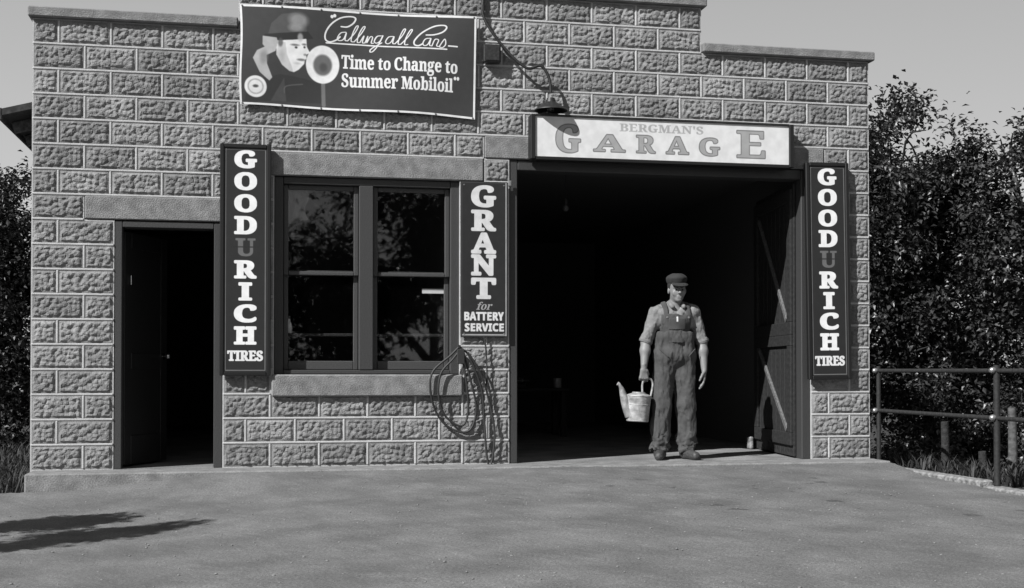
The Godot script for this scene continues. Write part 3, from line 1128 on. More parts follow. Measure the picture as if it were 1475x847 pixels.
func make_garage_sign() -> void:
	var x0 := 4.095
	var y0 := 2.632
	var W := 2.42
	var H := 0.386
	var s := thing("garage_sign", "long white sign reading GARAGE over the wide opening", "sign", Vector3(x0, y0, 0.014))
	var D := 0.126
	# painted board: 1 px = 2.5 mm
	var cw := 936
	var c := Canvas.new(cw, 136, 0.86)
	var letters := [["G", 70, 22, 164, 124], ["A", 205, 52, 326, 116], ["R", 361, 50, 436, 116], ["A", 470, 50, 560, 116], ["G", 594, 50, 676, 118], ["E", 735, 20, 848, 120]]
	for l in letters:
		var ch: String = l[0]
		c.text(ch, serif_bold, l[1], l[2], l[3], l[4], 0.42, 4.0)
		c.text(ch, serif_bold, l[1] + 3.0, l[2] + 3.0, l[3] - 3.0, l[4] - 3.0, 0.63, 1.2)
	c.text("BERGMAN'S", serif_bold, 302, 14, 612, 43, 0.60, 1.0, 0.0, 0.8)
	c.wear(31, 0.06)
	put("back_box", box_mesh(Vector3(0.03, 0.004, 0), Vector3(W - 0.03, H - 0.004, D - 0.012), 0.003), M.black, s)
	put("face", panel(0.04, 0.024, W - 0.045, H - 0.012, D - 0.009), print_mat(c, 0.5), s)
	put("end_board", box_mesh(Vector3(0, 0, 0), Vector3(0.038, H, D + 0.006), 0.004), M.black, s)
	put("end_board", box_mesh(Vector3(W - 0.042, 0, 0), Vector3(W, H, D + 0.006), 0.004), M.black, s)
	put("top_edge", box_mesh(Vector3(0.0385, H - 0.014, -0.002), Vector3(W - 0.0425, H + 0.004, D + 0.004), 0.003), M.iron, s)
	put("bottom_edge", box_mesh(Vector3(0.0385, -0.006, 0), Vector3(W - 0.0425, 0.022, D), 0.003), M.black, s)

func make_poster() -> void:
	var W := 1060
	var H := 460
	var c := Canvas.new(W, H, 0.215)
	# the layout was measured on a grid 1378 wide and 592 high
	var k := Vector2(W / 1378.0, H / 592.0)
	var P := func(x: float, y: float) -> Vector2:
		return Vector2((x - 35.0) * k.x, (y - 35.0 - 0.0472 * (x - 35.0)) * k.y)
	var poly := func(list: Array, v: float, strength := 1.0) -> void:
		var q := PackedVector2Array()
		for i in range(0, list.size(), 2):
			q.append(P.call(list[i], list[i + 1]))
		c.polygon(q, v, strength)
	var blob := func(x: float, y: float, rx: float, ry: float, v: float, soft: float, strength := 1.0) -> void:
		var p: Vector2 = P.call(x, y)
		c.disc(p.x, p.y, rx * k.x, ry * k.y, v, soft, strength)
	# an officer in a peaked cap, hand to the ear
	poly.call([60, 610, 90, 500, 180, 470, 270, 450, 400, 470, 520, 500, 500, 615], 0.17)
	poly.call([210, 610, 290, 470, 300, 610], 0.25)
	poly.call([190, 215, 210, 150, 270, 95, 350, 85, 410, 110, 412, 200, 330, 205], 0.30)
	blob.call(365, 130, 52, 40, 0.55, 22.0, 0.9)
	blob.call(350, 175, 40, 22, 0.62, 14.0, 0.7)
	poly.call([170, 215, 420, 195, 450, 235, 300, 262, 165, 250], 0.14)
	poly.call([240, 252, 330, 246, 410, 238, 414, 285, 432, 318, 412, 332, 414, 352, 404, 366, 402, 385, 372, 420, 345, 436, 318, 430, 275, 395, 240, 335], 0.90)
	blob.call(405, 332, 9, 6, 0.45, 4.0, 0.8)
	blob.call(384, 362, 24, 7, 0.38, 4.0, 0.85)
	blob.call(275, 335, 14, 36, 0.60, 12.0, 0.5)
	poly.call([250, 262, 290, 262, 300, 330, 330, 400, 340, 432, 318, 430, 275, 395, 240, 335], 0.68, 0.6)
	blob.call(345, 276, 24, 6, 0.35, 4.0, 0.8)
	blob.call(398, 272, 13, 6, 0.35, 4.0, 0.8)
	blob.call(352, 291, 8, 6, 0.18, 2.0)
	blob.call(400, 288, 6, 6, 0.18, 2.0)
	blob.call(330, 340, 22, 18, 0.96, 12.0, 0.7)
	blob.call(362, 384, 20, 6, 0.70, 5.0, 0.6)
	blob.call(262, 262, 14, 26, 0.32, 6.0, 0.8)
	poly.call([160, 225, 240, 235, 250, 270, 205, 290, 180, 300, 160, 275], 0.68)
	poly.call([205, 275, 245, 275, 235, 315, 185, 340, 190, 390, 222, 470, 205, 490, 150, 440, 108, 355, 130, 310], 0.70)
	blob.call(170, 350, 22, 40, 0.52, 14.0, 0.7)
	blob.call(375, 230, 16, 24, 0.70, 8.0, 0.8)
	c.stroke([P.call(395, 505), P.call(300, 520), P.call(290, 560)], 2.0, 2.0, 0.36)
	# round signal on a post
	c.line(P.call(513, 490), P.call(515, 625), 9.0, 9.0, 0.42)
	blob.call(508, 385, 97, 112, 0.90, 2.0)
	blob.call(508, 388, 54, 62, 0.40, 9.0)
	blob.call(512, 402, 22, 26, 0.26, 12.0, 0.8)
	# round badge
	blob.call(127, 524, 63, 64, 0.90, 2.0)
	blob.call(127, 524, 46, 46, 0.66, 3.0)
	blob.call(127, 524, 38, 38, 0.88, 3.0)
	blob.call(127, 522, 16, 9, 0.30, 4.0)
	c.blur(0, 0, 500, H, 2)
	# script line
	var ink := 0.90
	var S := func(list: Array, r0: float, r1: float) -> void:
		var q := []
		for i in range(0, list.size(), 2):
			q.append(P.call(list[i], list[i + 1]))
		c.stroke(q, r0, r1, ink)
	S.call([612, 158, 650, 158, 685, 135, 697, 108, 668, 98, 610, 108, 555, 145, 522, 195, 520, 235, 545, 250, 582, 238, 605, 218], 3.6, 3.0)
	S.call([640, 190, 610, 195, 590, 225, 600, 240, 625, 232, 642, 195, 634, 235, 650, 240], 2.6, 1.8)
	S.call([650, 240, 690, 195, 712, 155, 700, 155, 680, 195, 670, 240, 688, 245], 2.6, 1.8)
	S.call([688, 245, 728, 198, 752, 158, 740, 158, 716, 200, 706, 245, 722, 248], 2.6, 1.8)
	S.call([722, 248, 745, 210, 736, 248, 752, 250], 2.6, 1.8)
	S.call([752, 250, 768, 212, 762, 248, 782, 215, 796, 218, 788, 250, 802, 252], 2.6, 1.8)
	S.call([848, 208, 822, 212, 806, 240, 818, 252, 840, 240, 856, 208, 830, 262, 800, 300, 782, 304, 790, 285, 850, 250], 3.0, 1.8)
	S.call([918, 212, 890, 216, 872, 244, 884, 256, 904, 246, 922, 214, 914, 252, 928, 256], 2.6, 1.8)
	S.call([928, 256, 968, 212, 990, 172, 978, 172, 956, 215, 946, 256, 962, 260], 2.6, 1.8)
	S.call([962, 260, 1006, 214, 1030, 176, 1018, 176, 994, 218, 984, 260, 1004, 262], 2.6, 1.8)
	S.call([1112, 206, 1160, 205, 1210, 190, 1234, 165, 1218, 150, 1160, 155, 1090, 190, 1045, 235, 1042, 262, 1066, 270, 1092, 258], 3.6, 3.0)
	S.call([1136, 226, 1108, 230, 1092, 256, 1102, 270, 1122, 262, 1140, 228, 1132, 266, 1146, 272], 2.6, 1.8)
	S.call([1146, 272, 1164, 234, 1186, 238, 1174, 270, 1190, 276], 2.6, 1.8)
	S.call([1190, 276, 1222, 232, 1228, 262, 1210, 282, 1190, 278], 2.6, 1.8)
	S.call([1246, 272, 1298, 276], 3.2, 3.2)
	S.call([525, 256, 700, 262, 860, 272, 1000, 279, 1130, 286, 1235, 292], 3.0, 3.0)
	for q in [[560, 102], [576, 96]]:
		blob.call(q[0], q[1], 9, 10, ink, 2.0)
	# the two lines of roman type
	var t0: Vector2 = P.call(615, 318)
	var t1: Vector2 = P.call(1305, 438)
	var ln := func(words: Array, y0: float, y1: float) -> void:
		for w in words:
			var a: Vector2 = P.call(w[1], 0)
			var e: Vector2 = P.call(w[2], 0)
			c.text(w[0], serif_bold, a.x, y0 - w[3], e.x, y1 + w[4], ink, 1.6)
	ln.call([["Time", 615, 808, 0, 0], ["to", 828, 905, -12, 0], ["Change", 925, 1206, 0, 18], ["to", 1226, 1303, -12, 0]], 198.0, 266.0)
	ln.call([["Summer", 618, 950, 0, 0], ["Mobiloil", 968, 1278, 0, 0]], 286.0, 352.0)
	for q in [[1288, 462], [1306, 463]]:
		blob.call(q[0], q[1], 8, 11, ink, 2.0)
	c.rim(0, 0, W, H, 9.0, 0.90)
	c.wear(12, 0.06)
	var m := print_mat(c, 0.7)
	var p := thing("banner", "dark printed cloth banner reading Calling all Cars, nailed above the window lintel", "banner", Vector3(1.64, 3.0, 0.055))
	var bend := func(u: float, v: float) -> Vector3:
		var y := 0.014 * sin(u * PI) * (v - 0.3) + 0.008 * sin(u * 9.0 + 1.0) * v + 0.006 * sin(u * 7.0) * (1.0 - v)
		y += lerpf(0.0, lerpf(0.01, -0.028, u), v) + (1.0 - v) * 0.004 * u
		var x := lerpf(-0.004, 0.004, v) * (1.0 - u) + 0.007 * sin(v * 6.0) * (1.0 - u) - 0.010 * v * u
		var z := 0.010 * sin(u * 8.0 + v * 3.0) + 0.008 * sin(v * PI) * sin(u * PI * 3.0) 
		return Vector3(x, y, z)
	put("cloth", panel(0.0, 0.0, 1.99, 0.847, 0.0, 60, 24, bend), m, p)
	var back := func(u: float, v: float) -> Vector3:
		return bend.call(u, v) * Vector3(1, 1, 1)
	put("backing", panel(0.0, 0.0, 1.99, 0.847, -0.004, 60, 24, back), M.shirt, p)
	for i in 7:
		for v in [0.012, 0.988]:
			var u := 0.01 + 0.98 * i / 6.0
			var at := Vector3(1.99 * u, 0.847 * (1.0 - v), 0.0) + (bend.call(u, v) as Vector3)
			var st := begin()
			lathe(st, [Vector2(0, 0.004), Vector2(0.007, 0.002), Vector2(0.008, 0.0)], at + Vector3(0, 0, 0.002), Basis(Vector3.RIGHT, PI / 2), 8)
			put("tack", st.commit(), M.zinc_dark, p)

# ------------------------------------------------------------------ lamp over the sign, hose by the window

func make_lamp() -> void:
	var l := thing("gooseneck_lamp", "black gooseneck sign lamp with conical shade above the GARAGE sign", "lamp", Vector3(3.66, 3.46, 0.02))
	put("switch_box", box_mesh(Vector3(0.03, 0.0, 0.0), Vector3(0.18, 0.155, 0.075), 0.008), M.iron, l)
	put("box_plate", box_mesh(Vector3(0.045, 0.015, 0.0755), Vector3(0.165, 0.14, 0.08), 0.003), M.pipe, l)
	var st := begin()
	tube(st, smooth_path([Vector3(0.035, 0.61, 0.02), Vector3(0.03, 0.42, 0.025), Vector3(0.12, 0.25, 0.045), Vector3(0.24, 0.10, 0.06), Vector3(0.33, 0.01, 0.075)]), 0.013)
	tube(st, smooth_path([Vector3(0.33, 0.01, 0.075), Vector3(0.42, -0.045, 0.09), Vector3(0.53, -0.02, 0.10), Vector3(0.60, -0.13, 0.104), Vector3(0.613, -0.25, 0.104)]), 0.013)
	put("arm", st.commit(), M.iron, l)
	st = begin()
	lathe(st, [Vector2(0.0, 0.0), Vector2(0.035, -0.005), Vector2(0.045, -0.04), Vector2(0.09, -0.065), Vector2(0.143, -0.108), Vector2(0.146, -0.115), Vector2(0.139, -0.113), Vector2(0.09, -0.078), Vector2(0.0, -0.05)], Vector3(0.612, -0.292, 0.105), Basis.IDENTITY, 28)
	put("shade", st.commit(), M.iron, l)
	st = begin()
	lathe(st, [Vector2(0, -0.125), Vector2(0.022, -0.118), Vector2(0.03, -0.10), Vector2(0.022, -0.08), Vector2(0.013, -0.06)], Vector3(0.612, -0.292, 0.105), Basis.IDENTITY, 14)
	put("bulb", st.commit(), M.glass, l)
	st = begin()
	tube(st, PackedVector3Array([Vector3(3.694, 4.05, 0.045), Vector3(3.69, 3.98, 0.045), Vector3(3.695, 3.87, 0.042)]), 0.012)
	var o := put("supply_wire", st.commit(), M.rubber)
	tag(o, "dark wire running down the parapet to the gooseneck lamp", "wire")

func make_hose() -> void:
	var h := thing("air_hose", "dark looped hose hanging from a hook below the battery sign", "hose", Vector3(3.5, 0.0, 0.0))
	var st := begin()
	tube(st, smooth_path([Vector3(-0.02, 0.99, 0.01), Vector3(-0.02, 0.985, 0.09), Vector3(-0.02, 1.02, 0.11)]), 0.009)
	put("hook", st.commit(), M.iron, h)
	var runs := [
		[Vector3(-0.03, 1.0, 0.085), Vector3(-0.10, 0.93, 0.085), Vector3(-0.245, 0.80, 0.085), Vector3(-0.27, 0.65, 0.085), Vector3(-0.22, 0.46, 0.05), Vector3(-0.12, 0.33, 0.045), Vector3(0.02, 0.275, 0.05), Vector3(0.10, 0.33, 0.055), Vector3(0.13, 0.5, 0.06), Vector3(0.07, 0.75, 0.085), Vector3(0.01, 0.98, 0.09)],
		[Vector3(0.0, 1.0, 0.10), Vector3(-0.08, 0.90, 0.10), Vector3(-0.18, 0.78, 0.095), Vector3(-0.20, 0.60, 0.09), Vector3(-0.14, 0.42, 0.06), Vector3(0.0, 0.33, 0.06), Vector3(0.06, 0.45, 0.06), Vector3(0.04, 0.7, 0.09), Vector3(-0.01, 0.97, 0.10)],
		[Vector3(-0.02, 1.0, 0.10), Vector3(0.07, 0.93, 0.10), Vector3(0.17, 0.76, 0.09), Vector3(0.24, 0.55, 0.06), Vector3(0.29, 0.30, 0.055), Vector3(0.28, 0.10, 0.055), Vector3(0.25, -0.02, 0.06), Vector3(0.22, 0.10, 0.055), Vector3(0.20, 0.4, 0.055), Vector3(0.17, 0.66, 0.075), Vector3(0.05, 0.96, 0.10)],
	]
	for r in runs:
		st = begin()
		tube(st, smooth_path(r), 0.0095)
		put("hose_loop", st.commit(), M.rubber, h)
	st = begin()
	tube(st, smooth_path([Vector3(0.20, 1.10, 0.05), Vector3(0.215, 1.0, 0.05), Vector3(0.225, 0.80, 0.05), Vector3(0.215, 0.66, 0.06)]), 0.007)
	put("air_line", st.commit(), M.rubber, h)
	put("strap", box_mesh(Vector3(-0.045, 0.86, 0.112), Vector3(0.02, 0.985, 0.128), 0.008), M.rubber, h)

# ------------------------------------------------------------------ signed-distance bodies

class Field:
	var lo: Vector3
	var n: Vector3i
	var cell: float
	var f: PackedFloat32Array
	func _init(lo_: Vector3, hi: Vector3, cell_: float) -> void:
		lo = lo_
		cell = cell_
		n = Vector3i(((hi - lo) / cell).ceil()) + Vector3i.ONE
		f.resize(n.x * n.y * n.z)
		f.fill(1.0)
	func _range(a: Vector3, b: Vector3) -> Array:
		var p := Vector3i(((a - lo) / cell).floor()).clamp(Vector3i.ZERO, n - Vector3i.ONE)
		var q := (Vector3i(((b - lo) / cell).ceil()) + Vector3i.ONE).clamp(Vector3i.ZERO, n)
		return [p, q]
	func _join(i: int, d: float, k: float) -> void:
		var e := f[i]
		var h := k - absf(d - e)
		f[i] = minf(d, e) - (h * h * 0.25 / k if h > 0.0 else 0.0)
	func bone(a: Vector3, b: Vector3, ra: float, rb: float, k := 0.03, flat_end := false, squash := 1.0) -> void:
		# squash > 1 makes the section thinner along z
		var m := maxf(ra, rb) + k + cell * 4
		var r := _range(a.min(b) - Vector3.ONE * m, a.max(b) + Vector3.ONE * m)
		var ab := b - a
		var sq := Vector3(1, 1, squash)
		ab *= sq
		var l2 := maxf(ab.length_squared(), 1e-9)
		var dir := ab / sqrt(l2)
		for z in range(r[0].z, r[1].z):
			for y in range(r[0].y, r[1].y):
				var i: int = (z * n.y + y) * n.x + r[0].x
				for x in range(r[0].x, r[1].x):
					var p := (lo + Vector3(x, y, z) * cell - a) * sq
					var t := p.dot(ab) / l2
					var tc := clampf(t, 0.0, 1.0)
					var d := (p - ab * tc).length() - lerpf(ra, rb, tc)
					if flat_end:
						d = maxf(d, p.dot(dir) - sqrt(l2))
					_join(i, d, k)
					i += 1
	func egg(c: Vector3, rad: Vector3, k := 0.02, cut := false, turn := Basis.IDENTITY) -> void:
		var m := maxf(rad.x, maxf(rad.y, rad.z)) + k + cell * 4
		var r := _range(c - Vector3.ONE * m, c + Vector3.ONE * m)
		var inv := turn.transposed()
		for z in range(r[0].z, r[1].z):
			for y in range(r[0].y, r[1].y):
				var i: int = (z * n.y + y) * n.x + r[0].x
				for x in range(r[0].x, r[1].x):
					var p := inv * (lo + Vector3(x, y, z) * cell - c)
					var k0 := (p / rad).length()
					var k1 := (p / (rad * rad)).length()
					var d := k0 * (k0 - 1.0) / maxf(k1, 1e-6)
					if cut:
						var e := f[i]
						var h := k - absf(e + d)
						f[i] = maxf(e, -d) + (h * h * 0.25 / k if h > 0.0 else 0.0)
					else:
						_join(i, d, k)
					i += 1
	func clip(normal: Vector3, at: Vector3) -> void:
		# keeps what lies behind the plane
		var i := 0
		for z in n.z:
			for y in n.y:
				for x in n.x:
					f[i] = maxf(f[i], (lo + Vector3(x, y, z) * cell - at).dot(normal))
					i += 1
	func wrinkle(fn: Callable) -> void:
		var i := 0
		for z in n.z:
			for y in n.y:
				for x in n.x:
					if absf(f[i]) < cell * 4:
						f[i] += fn.call(lo + Vector3(x, y, z) * cell)
					i += 1
	func build(st: SurfaceTool) -> void:
		var at := {}
		var pos := PackedVector3Array()
		var nor := PackedVector3Array()
		var sx := 1
		var sy := n.x
		var sz := n.x * n.y
		var off := [0, sx, sy, sx + sy, sz, sz + sx, sz + sy, sz + sx + sy]
		var cv := [Vector3(0, 0, 0), Vector3(1, 0, 0), Vector3(0, 1, 0), Vector3(1, 1, 0), Vector3(0, 0, 1), Vector3(1, 0, 1), Vector3(0, 1, 1), Vector3(1, 1, 1)]
		var edges := [[0, 1], [2, 3], [4, 5], [6, 7], [0, 2], [1, 3], [4, 6], [5, 7], [0, 4], [1, 5], [2, 6], [3, 7]]
		for z in n.z - 1:
			for y in n.y - 1:
				var i := z * sz + y * sy
				for x in n.x - 1:
					var v := f[i]
					if absf(v) < cell * 3.0:
						var s := v < 0.0
						if (f[i + sx] < 0.0) != s or (f[i + sy] < 0.0) != s or (f[i + sz] < 0.0) != s or (f[i + sx + sy] < 0.0) != s or (f[i + sx + sz] < 0.0) != s or (f[i + sy + sz] < 0.0) != s or (f[i + sx + sy + sz] < 0.0) != s:
							var p := Vector3.ZERO
							var c := 0
							for e in edges:
								var a: float = f[i + off[e[0]]]
								var b: float = f[i + off[e[1]]]
								if (a < 0.0) != (b < 0.0):
									p += (cv[e[0]] as Vector3).lerp(cv[e[1]], a / (a - b))
									c += 1
							var g := Vector3(f[i + 1] - f[i] + f[i + 1 + sy + sz] - f[i + sy + sz], f[i + sy] - f[i] + f[i + sy + sx + sz] - f[i + sx + sz], f[i + sz] - f[i] + f[i + sz + sx + sy] - f[i + sx + sy])
							at[i] = pos.size()
							pos.append(lo + (Vector3(x, y, z) + p / c) * cell)
							nor.append(g.normalized())
					i += 1
		for i in at:
			var v := f[i]
			for e in [[sx, sy, sz], [sy, sz, sx], [sz, sx, sy]]:
				if (v < 0.0) == (f[i + e[0]] < 0.0):
					continue
				var u: int = e[1]
				var w: int = e[2]
				if not (at.has(i - u) and at.has(i - w) and at.has(i - u - w)):
					continue
				var q := [at[i], at[i - u], at[i - u - w], at[i - w]]
				var order := [0, 1, 2, 0, 2, 3] if v > 0.0 else [0, 2, 1, 0, 3, 2]
				for o in order:
					st.set_normal(nor[q[o]])
					st.add_vertex(pos[q[o]])

func hand(st: SurfaceTool, wrist: Vector3, d: Vector3, nn: Vector3, s: Vector3, curl: Array, thumb_in: float) -> void:
	# d: towards the fingers, nn: out of the palm, s: towards the thumb
	d = d.normalized()
	nn = (nn - d * nn.dot(d)).normalized()
	s = (s - d * s.dot(d) - nn * s.dot(nn)).normalized()
	var F := Field.new(wrist - Vector3.ONE * 0.13 + d * 0.07, wrist + Vector3.ONE * 0.13 + d * 0.07, 0.0032)
	F.bone(wrist - d * 0.035, wrist + d * 0.01, 0.024, 0.024, 0.012)
	var len0 := [0.044, 0.049, 0.046, 0.036]
	for i in 4:
		var q := 0.030 - 0.0205 * i
		var kn := wrist + d * (0.088 - 0.004 * absf(i - 1.2)) + s * q
		F.bone(wrist + d * 0.012 + s * q * 0.55, kn, 0.014, 0.0115, 0.016)
		var p := kn
		var a := 0.0
		for j in 3:
			a += curl[j] * (1.0 + 0.08 * i)
			var L: float = len0[i] * [1.0, 0.62, 0.46][j]
			var dd := d * cos(a) + nn * sin(a) + s * (0.05 * (1.5 - i)) * cos(a)
			var e := p + dd.normalized() * L
			F.bone(p, e, 0.0098 - 0.0012 * j, 0.0090 - 0.0012 * j, 0.005)
			p = e
	var t0 := wrist + d * 0.022 + s * 0.026
	var t1 := t0 + (d * 0.7 + s * (0.75 - thumb_in * 0.5) + nn * (0.25 + thumb_in * 0.4)).normalized() * 0.042
	var t2 := t1 + (d * 0.9 + s * (0.25 - thumb_in * 0.5) + nn * (0.3 + thumb_in * 0.5)).normalized() * 0.033
	var t3 := t2 + (d * 0.95 - s * thumb_in * 0.35 + nn * (0.3 + thumb_in * 0.5)).normalized() * 0.026
	F.bone(t0, t1, 0.0155, 0.012, 0.014)
	F.bone(t1, t2, 0.0115, 0.0105, 0.005)
	F.bone(t2, t3, 0.0105, 0.0085, 0.005)
	F.build(st)

func make_person() -> void:
	var who := thing("person", "mechanic in cap, pale rolled-sleeve shirt and bib overalls standing in the garage opening", "person", Vector3(5.515, 0.0, -0.25))
	who.rotation.y = deg_to_rad(-3)
	var shL := Vector3(-0.162, 1.325, -0.005)
	var shR := Vector3(0.172, 1.33, -0.005)
	var elL := Vector3(-0.262, 1.075, -0.01)
	var elR := Vector3(0.262, 1.075, 0.0)
	var wrL := Vector3(-0.300, 0.822, 0.06)
	var wrR := Vector3(0.262, 0.815, 0.07)
	var hipL := Vector3(-0.085, 0.90, 0)
	var hipR := Vector3(0.085, 0.90, 0)
	var knL := Vector3(-0.125, 0.49, 0.015)
	var knR := Vector3(0.100, 0.49, 0.03)
	var anL := Vector3(-0.135, 0.085, -0.02)
	var anR := Vector3(0.108, 0.085, -0.02)
	var hc := Vector3(0.022, 1.545, 0.02)    # middle of the head
	# --- the body, one surface
	var st := begin()
	var F := Field.new(Vector3(-0.40, 0.0, -0.22), Vector3(0.40, 1.46, 0.22), 0.012)
	F.bone(Vector3(-0.07, 1.28, -0.01), Vector3(0.08, 1.28, -0.01), 0.10, 0.10)
	F.bone(Vector3(0.0, 1.25, 0), Vector3(0, 0.95, 0), 0.105, 0.11)
	F.bone(shL, elL, 0.052, 0.043)
	F.bone(shR, elR, 0.052, 0.043)
	F.bone(elL, elL.lerp(wrL, 0.35), 0.043, 0.045)
	F.bone(elL.lerp(wrL, 0.35), wrL, 0.045, 0.027)
	F.bone(elR, elR.lerp(wrR, 0.35), 0.043, 0.045)
	F.bone(elR.lerp(wrR, 0.35), wrR, 0.045, 0.027)
	F.bone(hipL, knL, 0.078, 0.055)
	F.bone(hipR, knR, 0.078, 0.055)
	F.bone(knL, anL, 0.055, 0.038)
	F.bone(knR, anR, 0.055, 0.038)
	F.bone(Vector3(0.008, 1.33, -0.02), Vector3(0.015, 1.46, 0.0), 0.062, 0.054)
	F.build(st)
	# head and neck on a finer grid
	F = Field.new(hc - Vector3(0.11, 0.17, 0.13), hc + Vector3(0.11, 0.15, 0.15), 0.0045)
	F.bone(Vector3(0.012, 1.40, -0.012), Vector3(0.018, 1.47, 0.0), 0.055, 0.052, 0.02)
	F.egg(hc + Vector3(0, 0.03, -0.012), Vector3(0.076, 0.092, 0.096), 0.02)
	F.egg(hc + Vector3(0, -0.045, 0.02), Vector3(0.060, 0.072, 0.068), 0.03)
	F.egg(hc + Vector3(0, -0.098, 0.062), Vector3(0.026, 0.020, 0.022), 0.025)
	F.bone(hc + Vector3(-0.04, 0.014, 0.072), hc + Vector3(0.04, 0.014, 0.072), 0.012, 0.012, 0.018)
	F.egg(hc + Vector3(-0.031, -0.008, 0.094), Vector3(0.017, 0.012, 0.014), 0.014, true)
	F.egg(hc + Vector3(0.031, -0.008, 0.094), Vector3(0.017, 0.012, 0.014), 0.014, true)
	F.egg(hc + Vector3(-0.040, -0.035, 0.066), Vector3(0.020, 0.024, 0.012), 0.02)
	F.egg(hc + Vector3(0.040, -0.035, 0.066), Vector3(0.020, 0.024, 0.012), 0.02)
	F.bone(hc + Vector3(0, 0.006, 0.088), hc + Vector3(0, -0.034, 0.108), 0.009, 0.012, 0.012)
	F.egg(hc + Vector3(-0.011, -0.037, 0.100), Vector3(0.009, 0.008, 0.010), 0.008)
	F.egg(hc + Vector3(0.011, -0.037, 0.100), Vector3(0.009, 0.008, 0.010), 0.008)
	F.bone(hc + Vector3(-0.014, -0.068, 0.081), hc + Vector3(0.014, -0.068, 0.081), 0.007, 0.007, 0.010)
	F.bone(hc + Vector3(-0.012, -0.079, 0.079), hc + Vector3(0.012, -0.079, 0.079), 0.007, 0.007, 0.010)
	for s in [-1.0, 1.0]:
		F.egg(hc + Vector3(s * 0.077, -0.014, -0.004), Vector3(0.010, 0.028, 0.017), 0.010)
	F.build(st)
	hand(st, wrL, Vector3(0.04, -1, -0.06), Vector3(0.1, 0, -1), Vector3(1, 0, 0.2), [0.85, 1.25, 0.8], 0.8)
	hand(st, wrR, Vector3(-0.02, -1, 0.10), Vector3(-1, 0, -0.35), Vector3(-0.35, 0, 1), [0.22, 0.32, 0.25], 0.25)
	var body := put("body", st.commit(), M.skin, who)
	st = begin()
	for s in [-1.0, 1.0]:
		lathe(st, [Vector2(0, 0.009), Vector2(0.005, 0.0075), Vector2(0.008, 0.003), Vector2(0.008, -0.003), Vector2(0, -0.008)], hc + Vector3(s * 0.031, -0.008, 0.078), Basis(Vector3.RIGHT, PI / 2), 10)
	put("eyes", st.commit(), M.eye, who)
	st = begin()
	for s in [-1.0, 1.0]:
		tube(st, smooth_path([hc + Vector3(s * 0.014, 0.010, 0.088), hc + Vector3(s * 0.032, 0.015, 0.084), hc + Vector3(s * 0.048, 0.008, 0.072)], 4), 0.005, 0.003, 6)
	put("eyebrows", st.commit(), M.hair, who)
	# hair below the cap
	st = begin()
	F = Field.new(hc - Vector3(0.12, 0.12, 0.14), hc + Vector3(0.12, 0.12, 0.12), 0.006)
	F.egg(hc + Vector3(0, 0.028, -0.016), Vector3(0.082, 0.094, 0.100), 0.01)
	F.clip(Vector3(0, -0.5, 1).normalized(), hc + Vector3(0, -0.03, -0.002))
	F.build(st)
	put("hair", st.commit(), M.hair, who)
	# cap: soft crown and a stiff peak
	st = begin()
	F = Field.new(hc + Vector3(-0.14, 0.0, -0.15), hc + Vector3(0.14, 0.19, 0.20), 0.006)
	F.egg(hc + Vector3(0, 0.098, -0.008), Vector3(0.094, 0.050, 0.112), 0.02)
	F.egg(hc + Vector3(0, 0.070, -0.008), Vector3(0.084, 0.050, 0.100), 0.02)
	F.clip(Vector3(0, -1, 0.1).normalized(), hc + Vector3(0, 0.038, 0))
	F.wrinkle(func(p: Vector3) -> float: return 0.003 * sin(p.x * 70.0) * sin(p.z * 55.0))
	F.build(st)
	var cap := put("cap", st.commit(), M.cap, who)
	st = begin()
	F = Field.new(hc + Vector3(-0.14, 0.0, 0.0), hc + Vector3(0.14, 0.12, 0.20), 0.005)
	F.egg(hc + Vector3(0, 0.042, 0.092), Vector3(0.078, 0.010, 0.078), 0.01, false, Basis(Vector3.RIGHT, 0.30))
	F.build(st)
	put("peak", st.commit(), M.cap, cap)
	# shirt
	var fold := FastNoiseLite.new()
	fold.seed = 17
	fold.frequency = 7.0
	fold.fractal_octaves = 3
	var crease := func(p: Vector3) -> float:
		return fold.get_noise_3d(p.x * 1.6, p.y * 0.8, p.z * 1.6) * 0.016 + fold.get_noise_3d(p.x * 4.0, p.y * 3.0, p.z * 4.0) * 0.005
	st = begin()
	F = Field.new(Vector3(-0.40, 0.92, -0.22), Vector3(0.40, 1.48, 0.22), 0.0095)
	F.bone(Vector3(-0.082, 1.285, -0.01), Vector3(0.090, 1.285, -0.01), 0.104, 0.104, 0.05)
	F.bone(Vector3(0.0, 1.25, 0), Vector3(0, 0.98, 0.008), 0.112, 0.100, 0.06)
	F.bone(Vector3(-0.04, 1.385, -0.02), shL, 0.052, 0.066, 0.05)
	F.bone(Vector3(0.055, 1.385, -0.02), shR, 0.052, 0.066, 0.05)
	F.bone(shL, elL + Vector3(-0.002, -0.005, 0.0), 0.066, 0.057, 0.035, true)
	F.bone(shR, elR + Vector3(0.002, -0.005, 0.0), 0.066, 0.057, 0.035, true)
	F.clip(Vector3(0, -1, 0), Vector3(0, 1.03, 0))
	F.wrinkle(crease)
	F.egg(Vector3(0.015, 1.425, 0.055), Vector3(0.034, 0.075, 0.075), 0.01, true)
	F.build(st)
	var shirt := put("shirt", st.commit(), M.shirt, who)
	for e in [[shL, elL], [shR, elR]]:
		st = begin()
		var ax: Vector3 = (e[1] - e[0]).normalized()
		var bx := ax.cross(Vector3.BACK).normalized()
		lathe(st, [Vector2(0.046, -0.02), Vector2(0.059, -0.018), Vector2(0.064, 0.0), Vector2(0.060, 0.018), Vector2(0.044, 0.02)], e[1], Basis(bx, ax, bx.cross(ax)), 20)
		put("cuff", st.commit(), M.shirt, shirt)
